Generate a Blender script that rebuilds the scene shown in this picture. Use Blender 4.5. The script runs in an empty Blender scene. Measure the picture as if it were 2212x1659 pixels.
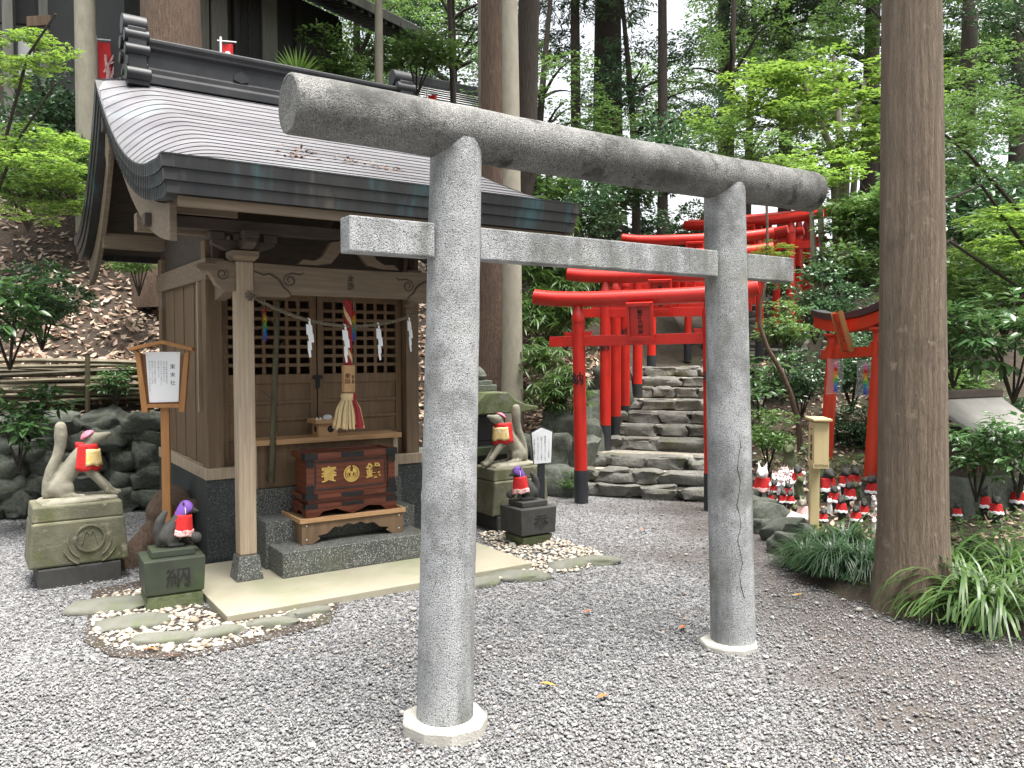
import bpy, bmesh, math, random
import numpy as np
from math import radians as R, sin, cos, pi, sqrt
from mathutils import Vector, Matrix, Euler, noise
random.seed(7); rng = np.random.default_rng(7)
S = bpy.context.scene
COL = S.collection

# ------------------------------------------------------------------ camera, light, exposure
H = 1.55; PITCH = R(2.32)
cd = bpy.data.cameras.new('camera'); cam = bpy.data.objects.new('camera', cd); COL.objects.link(cam)
cam.location = (0, 0, H); cam.rotation_euler = (pi/2 - PITCH, 0, 0)
cd.sensor_width = 36; cd.lens = 36*1790/2212; cd.clip_end = 600; cd.clip_start = .05
S.camera = cam
SUN_EL, SUN_AZ = R(76), R(125)          # azimuth measured from +Y towards +X: light from the right, behind the camera
w = bpy.data.worlds.new('World'); S.world = w; w.use_nodes = True
nt = w.node_tree; nt.nodes.clear()
sky = nt.nodes.new('ShaderNodeTexSky'); sky.sky_type = 'NISHITA'; sky.sun_disc = False
sky.sun_elevation = SUN_EL; sky.sun_rotation = SUN_AZ; sky.dust_density = 4; sky.air_density = 1.2
hs = nt.nodes.new('ShaderNodeHueSaturation'); hs.inputs['Saturation'].default_value = .22
bg = nt.nodes.new('ShaderNodeBackground'); bg.inputs['Strength'].default_value = .095
wo = nt.nodes.new('ShaderNodeOutputWorld')
nt.links.new(sky.outputs[0], hs.inputs['Color']); nt.links.new(hs.outputs[0], bg.inputs[0]); nt.links.new(bg.outputs[0], wo.inputs[0])
sd = bpy.data.lights.new('sun', 'SUN'); sd.energy = 3.4; sd.angle = R(40); sd.color = (1, .96, .9)
sun = bpy.data.objects.new('sun', sd); COL.objects.link(sun)
sdir = Vector((sin(SUN_AZ)*cos(SUN_EL), cos(SUN_AZ)*cos(SUN_EL), sin(SUN_EL)))
sun.rotation_euler = sdir.to_track_quat('Z', 'Y').to_euler(); sun.location = sdir*30
S.view_settings.view_transform = 'Standard'; S.view_settings.look = 'None'
S.view_settings.exposure = 2.0; S.view_settings.gamma = 1
S.cycles.max_bounces = 6; S.cycles.diffuse_bounces = 3; S.cycles.glossy_bounces = 2
S.cycles.transmission_bounces = 3; S.cycles.transparent_max_bounces = 4
S.cycles.use_denoising = True

# ------------------------------------------------------------------ helpers
class MB:
    def __init__(s): s.v = []; s.f = []
    def add(s, v, f):
        n = len(s.v); s.v += [tuple(p) for p in v]; s.f += [tuple(i+n for i in q) for q in f]; return s
    def box(s, x0, x1, y0, y1, z0, z1, M=None):
        v = [(x0,y0,z0),(x1,y0,z0),(x1,y1,z0),(x0,y1,z0),(x0,y0,z1),(x1,y0,z1),(x1,y1,z1),(x0,y1,z1)]
        if M: v = [M @ Vector(p) for p in v]
        return s.add(v, [(0,3,2,1),(4,5,6,7),(0,1,5,4),(1,2,6,5),(2,3,7,6),(3,0,4,7)])
    def frus(s, x, y, z0, z1, a0, a1, b0=None, b1=None):
        b0 = b0 or a0; b1 = b1 or a1
        v = [(x-a0,y-b0,z0),(x+a0,y-b0,z0),(x+a0,y+b0,z0),(x-a0,y+b0,z0),(x-a1,y-b1,z1),(x+a1,y-b1,z1),(x+a1,y+b1,z1),(x-a1,y+b1,z1)]
        return s.add(v, [(0,3,2,1),(4,5,6,7),(0,1,5,4),(1,2,6,5),(2,3,7,6),(3,0,4,7)])
    def prism(s, poly, ax, a0, a1):
        def pt(p, a): return {'x': (a, p[0], p[1]), 'y': (p[0], a, p[1]), 'z': (p[0], p[1], a)}[ax]
        n = len(poly); v = [pt(p, a0) for p in poly] + [pt(p, a1) for p in poly]
        f = [tuple(range(n)), tuple(range(2*n-1, n-1, -1))] + [(i, (i+1) % n, n+(i+1) % n, n+i) for i in range(n)]
        return s.add(v, f)
    def tube(s, pts, rad, n=10, cap=True, squash=None):
        pts = [Vector(p) for p in pts]
        if not hasattr(rad, '__len__'): rad = [rad]*len(pts)
        base = len(s.v); up = None
        for i, p in enumerate(pts):
            d = (pts[min(i+1, len(pts)-1)] - pts[max(i-1, 0)]).normalized()
            if up is None: up = Vector((0,0,1)) if abs(d.z) < .9 else Vector((1,0,0))
            a = d.cross(up).normalized(); b = a.cross(d).normalized(); up = b
            for k in range(n):
                t = 2*pi*k/n; q = p + (a*cos(t) + b*sin(t)*(squash or 1))*rad[i]; s.v.append(tuple(q))
        m = len(pts)
        for i in range(m-1):
            for k in range(n):
                s.f.append((base+i*n+k, base+i*n+(k+1) % n, base+(i+1)*n+(k+1) % n, base+(i+1)*n+k))
        if cap:
            s.f.append(tuple(base+k for k in range(n-1, -1, -1))); s.f.append(tuple(base+(m-1)*n+k for k in range(n)))
        return s
    def lathe(s, prof, n=16, c=(0,0,0)):
        return s.tube([(c[0], c[1], c[2]+z) for r, z in prof], [max(r, 1e-4) for r, z in prof], n)
    def grid(s, fn, nu, nv):
        b = len(s.v)
        for j in range(nv+1):
            for i in range(nu+1): s.v.append(tuple(fn(i/nu, j/nv)))
        for j in range(nv):
            for i in range(nu):
                q = b + j*(nu+1) + i; s.f.append((q, q+1, q+nu+2, q+nu+1))
        return s
    def xf(s, M, i0=0):
        for i in range(i0, len(s.v)): s.v[i] = tuple(M @ Vector(s.v[i]))
        return s

def link(name, me, parent=None, m=None):
    o = bpy.data.objects.new(name, me); COL.objects.link(o)
    if m and not len(me.materials): me.materials.append(m)
    if parent: o.parent = parent
    return o
def obj(name, mb, m, parent=None, smooth=False, bevel=0, recalc=True, loc=None):
    me = bpy.data.meshes.new(name)
    if isinstance(mb, MB):
        me.from_pydata(mb.v, [], mb.f)
        if recalc:
            bm = bmesh.new(); bm.from_mesh(me); bmesh.ops.recalc_face_normals(bm, faces=bm.faces[:]); bm.to_mesh(me); bm.free()
    else: me = mb
    if smooth:
        me.shade_smooth(); me.set_sharp_from_angle(angle=R(38))
    o = link(name, me, parent, m)
    if bevel:
        b = o.modifiers.new('bevel', 'BEVEL'); b.width = bevel; b.segments = 2; b.limit_method = 'ANGLE'; b.angle_limit = R(40)
    if loc: o.location = loc
    return o
def tag(o, label, cat, group=None):
    o['label'] = label; o['category'] = cat
    if group: o['group'] = group
    return o
def thing(name, label, cat, loc=(0,0,0), rz=0, group=None):
    o = bpy.data.objects.new(name, None); COL.objects.link(o); o.empty_display_size = .1
    o.location = loc; o.rotation_euler = (0, 0, rz)
    return tag(o, label, cat, group)
def kids(o): return [c for c in o.children]
def dup(root, loc, rz=0, label=None, sc=None, cat=None, tilt=None):
    r = root.copy(); COL.objects.link(r); r.location = loc; r.rotation_euler = (tilt[0], tilt[1], rz) if tilt else (0, 0, rz)
    if sc: r.scale = (sc,)*3 if not hasattr(sc, '__len__') else sc
    if label: r['label'] = label
    for ch in kids(root):
        c = ch.copy(); COL.objects.link(c); c.parent = r
        for g in kids(ch):
            d = g.copy(); COL.objects.link(d); d.parent = c
    return r
def kind(o, k): o['kind'] = k; return o
def npmesh(name, V, F):
    V = np.asarray(V, dtype=np.float32); F = np.asarray(F, dtype=np.int32); me = bpy.data.meshes.new(name)
    k = F.shape[1]; me.vertices.add(len(V)); me.vertices.foreach_set('co', V.ravel())
    me.loops.add(F.size); me.loops.foreach_set('vertex_index', F.ravel())
    me.polygons.add(len(F)); me.polygons.foreach_set('loop_start', np.arange(0, F.size, k, dtype=np.int32))
    me.update(calc_edges=True); me.validate(); return me
def evalmesh(o):
    dg = bpy.context.evaluated_depsgraph_get(); me = bpy.data.meshes.new_from_object(o.evaluated_get(dg)); return me
def blob(parts, vox=.01, smooth=6):
    """union of rounded capsules/ellipsoids -> one continuous skin"""
    mb = MB()
    for p in parts:
        if p[0] == 'e':                                  # ellipsoid: centre, radii, optional euler
            c, r = Vector(p[1]), p[2]; Rm = Euler(p[3]).to_matrix() if len(p) > 3 else Matrix.Identity(3)
            i0 = len(mb.v); mb.tube([(0,0,-cos(pi*k/8)) for k in range(9)], [max(sin(pi*k/8), 1e-3) for k in range(9)], 14)
            for i in range(i0, len(mb.v)):
                q = Vector(mb.v[i]); mb.v[i] = tuple(c + Rm @ Vector((q.x*r[0], q.y*r[1], q.z*r[2])))
        else:                                            # chain of (point, radius)
            pts = [Vector(a[0]) for a in p]; rs = [a[1] for a in p]
            d0 = (pts[1]-pts[0]).normalized(); d1 = (pts[-1]-pts[-2]).normalized()
            P, Q = [], []
            for t in (.98, .8, .45): P.append(pts[0]-d0*rs[0]*t); Q.append(rs[0]*sqrt(1-t*t))
            P += pts; Q += rs
            for t in (.45, .8, .98): P.append(pts[-1]+d1*rs[-1]*t); Q.append(rs[-1]*sqrt(1-t*t))
            mb.tube(P, Q, 12)
    o = obj('tmp', mb, None)
    m = o.modifiers.new('r', 'REMESH'); m.mode = 'VOXEL'; m.voxel_size = vox
    if smooth: s = o.modifiers.new('s', 'SMOOTH'); s.iterations = smooth; s.factor = .5
    me = evalmesh(o); old = o.data; bpy.data.objects.remove(o); bpy.data.meshes.remove(old)
    me.shade_smooth(); return me
def rock(sx, sy, sz, seed, sub=3, rough=.18, pw=.75):
    bm = bmesh.new(); bmesh.ops.create_icosphere(bm, subdivisions=sub, radius=1)
    off = Vector((seed*7.3, seed*3.1, seed*1.7))
    for v in bm.verts:
        p = v.co; q = Vector([math.copysign(abs(c)**pw, c) for c in p])
        q *= 1 + rough*(noise.noise(p*1.3+off)*1.3 + noise.noise(p*3.1+off)*.5)
        v.co = Vector((q.x*sx, q.y*sy, q.z*sz))
    me = bpy.data.meshes.new('rock'); bm.to_mesh(me); bm.free(); me.shade_smooth(); me.set_sharp_from_angle(angle=R(50)); return me
def mb_rock(mb, c, s, seed, sub=2, rough=.2, pw=.6, rz=0):
    me = rock(s[0], s[1], s[2], seed, sub, rough, pw); Rm = Matrix.Rotation(rz, 3, 'Z')
    mb.add([Vector(c) + Rm @ v.co for v in me.vertices], [tuple(p.vertices) for p in me.polygons]); bpy.data.meshes.remove(me)
def text(body, size, m, parent, M, name='lettering', ext=.0008, align='CENTER', bold=0, line=1.0):
    cu = bpy.data.curves.new('t', 'FONT'); cu.body = body; cu.size = size; cu.align_x = align; cu.align_y = 'CENTER'
    cu.extrude = ext; cu.offset = bold; cu.space_line = line; cu.resolution_u = 3
    o = bpy.data.objects.new('t', cu); COL.objects.link(o); me = evalmesh(o); bpy.data.objects.remove(o); bpy.data.curves.remove(cu)
    me.transform(M); me.materials.clear(); return link(name, me, parent, m)
def vert(s): return '\n'.join(s)
def face(o, xdir, up, ):                                   # matrix: text plane with given right / up vectors
    x = Vector(xdir).normalized(); y = Vector(up).normalized(); z = x.cross(y)
    M = Matrix((x, y, z)).transposed().to_4x4(); M.translation = Vector(o); return M

# pixel (2212x1659 view of the photo) -> world
def ray(px, py):
    dx = (px-1106)/1790; dz = -(py-829.5)/1790
    return np.array((dx, cos(PITCH)+sin(PITCH)*dz, -sin(PITCH)+cos(PITCH)*dz))
def dp(px, py, d):
    r = ray(px, py); t = d/r[1]; return (r[0]*t, d, H+r[2]*t)
def gz(px, py, z=0.):
    r = ray(px, py); t = (z-H)/r[2]; return (r[0]*t, r[1]*t, z)
def ss(x, a, b): t = np.clip((x-a)/(b-a), 0, 1); return t*t*(3-2*t)
def Z(x, y):
    x = np.asarray(x, float); y = np.asarray(y, float)
    a = (x-1.35)*.309+(y-8.7)*.951; b = (x-1.35)*.951-(y-8.7)*.309
    a = a - .9*ss(b, .9, 1.4)
    zb = .325*np.clip(a, 0, 4) + .28*np.clip(a-6, 0, 9) + .04*np.clip(a-15, 0, 60)
    zb = zb + .22*np.clip(b-.9, 0, 5)*ss(a, 2.5, 6) - .14*ss(-np.abs(b), -.95, -.8)*ss(a, -.1, .2)*(1-ss(a, 4, 4.4))
    yf = np.interp(x, [-14,-6,-4.1,-3,-2,-.8,.2,.6], [5.0,7.3,8.0,8.55,9.2,9.35,9.0,8.85])
    fac = np.interp(x, [-2, .6], [.85, .32])
    d = np.where(x > .6, -(b+.8), (y-yf)*fac)
    wall = np.interp(x, [-1.5, .3], [.85, .3]); sl = np.interp(x, [-2.2, .6], [.85, .45]); cap = np.interp(x, [-3, 1.5], [3.5, 1.9])
    zl = wall*ss(d, 0, .22) + sl*np.clip(d-.22, 0, cap) + .03*np.clip(d-4, 0, 30)
    lim = np.interp(x, [-2, 2], [.35, 1.])
    z = zl + zb*lim
    xe = np.interp(y, [3.5,4.0,4.4,4.8,5.2,5.5,6.4,7.9,9.2], [3.9,3.2,2.7,2.25,1.98,1.9,2.1,2.38,2.5])
    e = x-xe
    z = z + (.1*ss(e, 0, .25) + .1*np.clip(y-6.6, 0, 3)*ss(e, 0, .4))*(1-ss(y, 9, 11))*ss(y, 3.4, 4.4)
    return z
def Zf(x, y): return float(Z(x, y))
def gp(px, py):
    r = ray(px, py)
    for i in range(1, 2400):
        t = i*.025*(1+i*.0006); p = r*t; 
        if H+p[2] <= Zf(p[0], p[1]): break
    return (p[0], p[1], Zf(p[0], p[1]))
YAW = R(33.9); O0 = (-1.7636, 5.4525)
def W(u, v, z=0): return (O0[0]+cos(YAW)*u-sin(YAW)*v, O0[1]+sin(YAW)*u+cos(YAW)*v, z)

# ------------------------------------------------------------------ materials
def M(name, c1, c2=None, sc=6, st=(1,1,1), ro=.7, bump=0, bsc=None, met=0, stain=None, isl=None, tr=0, spec=.5, detail=5, speck=None, rovar=0, wave=None, co='Object', bd=.02, sst=0, streak=None):
    m = bpy.data.materials.new(name); m.use_nodes = True; n = m.node_tree.nodes; L = m.node_tree.links
    b = n['Principled BSDF']; out = n['Material Output']
    b.inputs['Roughness'].default_value = ro; b.inputs['Metallic'].default_value = met; b.inputs['Specular IOR Level'].default_value = spec
    tc = n.new('ShaderNodeTexCoord'); mp = n.new('ShaderNodeMapping'); mp.inputs['Scale'].default_value = st
    L.new(tc.outputs[co], mp.inputs[0])
    c4 = lambda c: (*c, 1)
    def nz(scale, det=detail, r=.6, src=mp):
        t = n.new('ShaderNodeTexNoise'); t.inputs['Scale'].default_value = scale; t.inputs['Detail'].default_value = det; t.inputs['Roughness'].default_value = r
        L.new(src.outputs[0], t.inputs['Vector']); return t
    def mix(f, a, bb):
        x = n.new('ShaderNodeMix'); x.data_type = 'RGBA'
        L.new(f, x.inputs[0])
        for s, i in ((a, 6), (bb, 7)):
            if isinstance(s, tuple): x.inputs[i].default_value = c4(s)
            else: L.new(s, x.inputs[i])
        return x.outputs[2]
    def ramp(f, lo, hi):
        r = n.new('ShaderNodeMapRange'); r.inputs[1].default_value = lo; r.inputs[2].default_value = hi; L.new(f, r.inputs[0]); return r.outputs[0]
    col = c1
    if isl:
        g = n.new('ShaderNodeNewGeometry'); col = mix(g.outputs['Random Per Island'], c1, c2 or c1)
        oi = n.new('ShaderNodeObjectInfo'); h = n.new('ShaderNodeHueSaturation')
        h.inputs['Hue'].default_value = .5
        mr = n.new('ShaderNodeMapRange'); mr.inputs[3].default_value = 1-isl; mr.inputs[4].default_value = 1+isl
        L.new(oi.outputs['Random'], mr.inputs[0]); L.new(mr.outputs[0], h.inputs['Value']); L.new(col, h.inputs['Color']); col = h.outputs[0]
    elif c2:
        t = nz(sc); col = mix(ramp(t.outputs['Fac'], .3, .7), c1, c2)
    if wave:
        t = n.new('ShaderNodeTexWave'); t.wave_type = 'BANDS'; t.bands_direction = wave[0]; t.inputs['Scale'].default_value = wave[1]; t.inputs['Distortion'].default_value = wave[2]
        t.inputs['Detail'].default_value = 3; t.inputs['Detail Scale'].default_value = 1.2; L.new(mp.outputs[0], t.inputs[0])
        col = mix(ramp(t.outputs['Fac'], .35, 1.3), col, wave[3])
    if speck:
        for c, s_, lo, hi in speck:
            t = nz(s_, 1, .5, tc if co == 'Object' else mp); L.new(tc.outputs[co], t.inputs['Vector']); col = mix(ramp(t.outputs['Fac'], lo, hi), col, c)
    if stain:
        for c, s_, lo, hi in stain:
            t = nz(s_, 5, .65)
            if not sst: L.new(tc.outputs[co], t.inputs['Vector'])
            col = mix(ramp(t.outputs['Fac'], lo, hi), col, c)
    if streak:
        m2 = n.new('ShaderNodeMapping'); m2.inputs['Scale'].default_value = (1,1,.12); L.new(tc.outputs[co], m2.inputs[0])
        t = nz(streak[1], 5, .6, m2); col = mix(ramp(t.outputs['Fac'], streak[2], streak[3]), col, streak[0])
    if isinstance(col, tuple): b.inputs['Base Color'].default_value = c4(col)
    else: L.new(col, b.inputs['Base Color'])
    if rovar:
        t = nz(sc*1.7); r = n.new('ShaderNodeMapRange'); r.inputs[3].default_value = ro-rovar; r.inputs[4].default_value = ro+rovar; L.new(t.outputs['Fac'], r.inputs[0]); L.new(r.outputs[0], b.inputs['Roughness'])
    if bump:
        t = nz(bsc or sc*3, 4, .6); bp = n.new('ShaderNodeBump'); bp.inputs['Strength'].default_value = bump; bp.inputs['Distance'].default_value = bd
        L.new(t.outputs['Fac'], bp.inputs['Height']); L.new(bp.outputs[0], b.inputs['Normal'])
    if tr:
        t = n.new('ShaderNodeBsdfTranslucent'); x = n.new('ShaderNodeMixShader'); x.inputs[0].default_value = tr
        if isinstance(col, tuple): t.inputs[0].default_value = c4(col)
        else:
            h2 = n.new('ShaderNodeHueSaturation'); h2.inputs['Hue'].default_value = .485; h2.inputs['Saturation'].default_value = 1.1; h2.inputs['Value'].default_value = 1.5
            L.new(col, h2.inputs['Color']); L.new(h2.outputs[0], t.inputs[0])
        L.new(b.outputs[0], x.inputs[1]); L.new(t.outputs[0], x.inputs[2]); L.new(x.outputs[0], out.inputs[0])
    return m
m_gran = M('pale_granite', (.44,.45,.46), (.28,.29,.3), 7, ro=.85, bump=1, bsc=170, speck=[((.05,.05,.055),230,.54,.66),((.55,.55,.55),280,.58,.72)], stain=[((.085,.09,.085),2.6,.5,.72),((.12,.125,.065),1.4,.56,.8),((.12,.11,.1),9,.6,.8)], bd=.006, streak=((.1,.105,.095),7,.5,.75))
m_gran_dk = M('lichen_dark_granite', (.22,.22,.21), (.12,.12,.115), 7, ro=.9, bump=1, bsc=150, speck=[((.04,.04,.04),200,.52,.66),((.45,.45,.43),240,.6,.74)], stain=[((.04,.04,.036),3,.46,.7),((.03,.03,.027),8,.56,.7)], bd=.006)
m_pale = M('pedestal_concrete', (.48,.46,.42), (.36,.345,.31), 6, ro=.9, bump=.6, bsc=90, stain=[((.16,.13,.09),7,.6,.75)], bd=.006)
m_steps = M('speckled_stone', (.1,.105,.1), (.06,.065,.06), 7, ro=.6, bump=.3, bsc=150, speck=[((.36,.37,.34),130,.57,.64),((.015,.015,.015),110,.57,.66)], stain=[((.1,.105,.07),2.5,.55,.8)], bd=.004)
m_found = M('polished_dark_stone', (.035,.045,.047), (.025,.03,.032), 7, ro=.38, speck=[((.16,.18,.18),140,.6,.67)], stain=[((.09,.1,.095),2,.6,.85)])
m_slab = M('beige_concrete', (.35,.32,.245), (.27,.25,.185), 2.2, ro=.85, bump=.2, bsc=120, speck=[((.3,.29,.22),150,.58,.7)], stain=[((.22,.24,.14),1.3,.52,.75),((.16,.13,.1),6,.68,.8)], bd=.004)
m_roof = M('weathered_copper', (.25,.245,.26), (.16,.155,.168), 3, st=(.5,2,2), ro=.38, met=.35, rovar=.1, bump=.12, bsc=12, stain=[((.36,.46,.46),1.3,.6,.82),((.17,.15,.14),4,.62,.78)], bd=.01)
m_eave = M('copper_eave', (.022,.024,.028), (.05,.048,.046), 2.2, st=(2.2,2.2,.25), ro=.5, met=.3, bump=.15, bsc=20, stain=[((.045,.12,.135),2.3,.55,.74),((.1,.09,.075),3.1,.58,.72)], sst=1, bd=.006)
m_tile = M('black_ridge_metal', (.014,.015,.017), (.03,.031,.034), 5, ro=.5, met=.1, spec=.35, rovar=.1, bump=.1, bsc=30, bd=.004)
m_wpost = M('pale_weathered_wood', (.46,.375,.28), (.32,.25,.18), 8, (6,6,.5), .75, .25, 30, wave=('X',2.2,9,(.33,.25,.17)), stain=[((.13,.095,.07),4,.62,.8)], bd=.004)
m_wbeam = M('pale_beam_wood', (.25,.19,.13), (.16,.12,.08), 6, (.5,5,5), .75, .2, 25, wave=('Z',1.6,10,(.17,.13,.1)), bd=.004)
m_wwall = M('brown_plank_wood', (.23,.155,.09), (.12,.078,.045), 7, (6,6,.35), .7, .2, 30, wave=('Y',2,8,(.12,.08,.053)), stain=[((.28,.22,.17),2.2,.62,.8)], bd=.004)
m_wdoor = M('door_wood', (.2,.125,.068), (.12,.075,.042), 6, (5,5,.4), .65, .15, 30, bd=.004)
m_wdark = M('dark_timber', (.085,.065,.05), (.05,.04,.032), 6, (1,4,4), .8)  # dark brown timber, used under the roof and for carving
m_fresh = M('fresh_cypress', (.5,.31,.16), (.4,.23,.11), 7, (1,6,6), .6, wave=('Z',4,6,(.33,.18,.08)))
m_sign = M('orange_sign_wood', (.4,.19,.065), (.29,.13,.04), 8, (7,7,.6), .5, .1, 30, bd=.003)
m_signb = M('sign_back_wood', (.2,.09,.035), (.15,.065,.025), 8, (6,6,.6), .5)
m_cream = M('cream_sign_wood', (.66,.53,.3), (.6,.47,.25), 5, (5,5,.5), .5)
m_box = M('red_brown_zelkova', (.17,.05,.025), (.095,.027,.013), 5, (.8,4,4), .3, wave=('Z',2.2,7,(.07,.018,.01)))
m_iron = M('black_iron', (.012,.012,.014), (.02,.02,.022), 20, ro=.45, met=.3)
m_gold = M('gold_paint', (.75,.52,.17), (.6,.4,.1), 30, ro=.35, met=.4)
m_verm = M('vermilion_paint', (.6,.026,.016), (.46,.018,.012), 4, ro=.33, bump=.05, bsc=20, stain=[((.3,.014,.01),2.2,.55,.8),((.5,.06,.04),9,.64,.8)], bd=.004, streak=((.26,.014,.01),9,.6,.85))
m_verm2 = M('orange_vermilion', (.58,.045,.013), (.46,.03,.01), 4, (4,4,1), .45, bump=.1, bsc=30, bd=.004)
m_blk = M('black_paint', (.018,.02,.024), (.03,.034,.038), 6, ro=.5)
m_ink = M('black_ink', (.012,.01,.01), ro=.8)
m_inkg = M('grey_ink', (.3,.3,.32), ro=.8)
m_brand = M('burnt_mark', (.14,.06,.03), ro=.8)
m_paper = M('white_paper', (.82,.83,.86), ro=.6)
m_white = M('white_ceramic', (.8,.8,.8), (.7,.7,.7), 20, ro=.3)
m_stone = M('grey_fox_stone', (.3,.28,.22), (.18,.17,.13), 9, ro=.9, bump=.6, bsc=70, stain=[((.1,.105,.06),5,.55,.72),((.4,.38,.31),11,.6,.72)], bd=.006)
m_ped = M('mossy_pedestal', (.18,.175,.115), (.085,.085,.055), 7, ro=.9, bump=.7, bsc=60, stain=[((.09,.1,.03),4,.5,.7),((.3,.28,.2),13,.6,.72)], bd=.006)
m_dkstone = M('dark_fox_stone', (.05,.05,.046), (.03,.03,.028), 12, ro=.75, bump=.2, bsc=80, speck=[((.1,.1,.09),220,.6,.7)], bd=.003)
m_dkped = M('dark_green_pedestal', (.05,.065,.042), (.032,.037,.028), 7, ro=.45, stain=[((.05,.085,.025),3,.5,.75)])
m_moss = M('moss_stone', (.13,.15,.075), (.06,.08,.03), 9, ro=.95, bump=.7, bsc=50, stain=[((.17,.16,.13),6,.55,.7)], bd=.008)
m_rock = M('wall_rock', (.15,.165,.14), (.065,.075,.06), 6, ro=.85, bump=.9, bsc=22, stain=[((.07,.085,.035),3,.52,.75),((.15,.15,.13),9,.62,.75)], bd=.02)
m_rock2 = M('step_rock', (.17,.168,.15), (.085,.085,.075), 6, ro=.9, bump=.9, bsc=25, stain=[((.1,.105,.05),3,.55,.75),((.28,.26,.22),8,.62,.76)], bd=.02)
m_tread = M('packed_grit_tread', (.33,.3,.25), (.2,.185,.15), 14, ro=.95, bump=.8, bsc=90, speck=[((.5,.48,.43),90,.6,.7)], bd=.01)
m_flag = M('flat_stone', (.16,.16,.135), (.1,.105,.08), 7, ro=.9, bump=.5, bsc=50, stain=[((.12,.14,.07),4,.55,.75)], bd=.008)
m_bamb = M('dry_bamboo', (.2,.165,.1), (.08,.063,.036), 6, (.6,5,5), .5)
m_bambg = M('aged_green_bamboo', (.09,.08,.042), (.05,.04,.022), 6, (4,4,.5), .5)
m_straw = M('straw_rope', (.2,.17,.12), (.11,.095,.07), 60, ro=.9, bump=.5, bsc=150, bd=.004)
m_red = M('red_cloth', (.62,.02,.02), (.5,.014,.016), 25, ro=.75, bump=.15, bsc=60, bd=.004)
m_redd = M('dark_red_cord', (.3,.012,.018), (.22,.01,.014), 30, ro=.7, bump=.3, bsc=120, bd=.004)
m_cord = M('cream_cord', (.66,.52,.3), (.52,.39,.2), 30, (8,8,1), .7, bump=.4, bsc=120, bd=.004)
m_purp = M('purple_cloth', (.2,.09,.42), (.15,.06,.33), 20, ro=.6, bump=.1, bsc=50, bd=.004)
m_broc = M('gold_brocade', (.72,.47,.09), (.8,.68,.42), 26, ro=.45, stain=[((.5,.09,.03),38,.6,.66),((.8,.76,.66),30,.6,.66)])
m_floral = M('floral_hem_cloth', (.75,.62,.6), (.7,.3,.3), 60, ro=.7, stain=[((.6,.05,.06),45,.56,.62)])
m_pink = M('pink_cap_cloth', (.62,.07,.16), (.7,.3,.38), 45, ro=.7)
m_bark = M('cedar_bark', (.19,.125,.085), (.085,.055,.04), 9, (7,7,.6), .9, 1., 22, stain=[((.25,.2,.15),3,.6,.8)], bd=.03)
m_barkd = M('dark_cedar_bark', (.075,.055,.042), (.03,.024,.02), 9, (7,7,.6), .9, 1., 20, bd=.03)
m_barkg = M('grey_smooth_bark', (.3,.28,.22), (.22,.2,.155), 4, (3,3,1.2), .85, .3, 25, stain=[((.11,.1,.08),5,.63,.76)], bd=.01)
m_barkn = M('near_brown_bark', (.29,.222,.16), (.165,.122,.088), 11, (6,6,.4), .88, 1, 26, wave=('X',1.1,10,(.15,.11,.08)), stain=[((.08,.064,.052),2.2,.56,.76),((.36,.29,.22),8,.62,.72),((.55,.46,.35),45,.73,.77)], bd=.03)
m_earth = M('damp_brown_earth', (.085,.07,.06), (.05,.042,.037), 6, ro=.95, bump=1, bsc=60, speck=[((.22,.21,.2),95,.54,.64),((.04,.035,.03),70,.55,.7)], bd=.01)
m_soil = M('leaf_soil', (.06,.043,.03), (.03,.022,.016), 5, ro=.95, bump=.9, bsc=20, stain=[((.04,.05,.02),1.2,.55,.75)], bd=.04)
m_gravel = None
m_peb = M('gravel_stones', (.09,.09,.092), (.3,.298,.3), isl=.01, ro=.85)
m_wpeb = M('pale_pebbles', (.26,.21,.155), (.6,.56,.48), isl=.01, ro=.75)
m_wst = M('pale_loose_stones', (.2,.19,.17), (.5,.49,.46), isl=.01, ro=.85)
m_lit = M('dead_leaves', (.17,.09,.055), (.52,.41,.31), isl=.01, ro=.55, tr=.1)
m_lf = [M('leaf_lime', (.11,.21,.045), (.2,.31,.075), isl=.15, ro=.4, tr=.42),
        M('leaf_mid', (.06,.13,.04), (.125,.205,.065), isl=.22, ro=.33, tr=.38),
        M('leaf_dark', (.03,.072,.034), (.068,.125,.056), isl=.25, ro=.24, tr=.22),
        M('leaf_needle', (.055,.105,.05), (.11,.165,.08), isl=.2, ro=.5, tr=.32),
        M('leaf_aucuba', (.045,.11,.04), (.09,.17,.06), isl=.1, ro=.25, tr=.25),
        M('leaf_grass', (.015,.045,.017), (.04,.09,.035), isl=.05, ro=.4, tr=.1),
        M('leaf_blade', (.035,.085,.02), (.1,.17,.05), isl=.05, ro=.4, tr=.3)]
m_film = M('clear_plastic', (.75,.75,.78), ro=.25)
m_film.node_tree.nodes['Principled BSDF'].inputs['Alpha'].default_value = .3
def rainbow(name):
    m = bpy.data.materials.new(name); m.use_nodes = True; n = m.node_tree.nodes; L = m.node_tree.links; b = n['Principled BSDF']
    tc = n.new('ShaderNodeTexCoord'); sp = n.new('ShaderNodeSeparateXYZ'); r = n.new('ShaderNodeValToRGB'); r.color_ramp.interpolation = 'CONSTANT'
    cols = [(.08,.1,.5),(.05,.2,.7),(.03,.4,.5),(.1,.5,.08),(.7,.6,.03),(.75,.3,.02),(.65,.03,.03),(.75,.2,.4),(.8,.5,.65)]
    e = r.color_ramp.elements; e[0].color = (*cols[0], 1); e[1].position = 1/9; e[1].color = (*cols[1], 1)
    for i in range(2, 9): k = e.new(i/9); k.color = (*cols[i], 1)
    L.new(tc.outputs['Generated'], sp.inputs[0]); L.new(sp.outputs[2], r.inputs[0]); L.new(r.outputs[0], b.inputs['Base Color']); b.inputs['Roughness'].default_value = .6; return m
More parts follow.
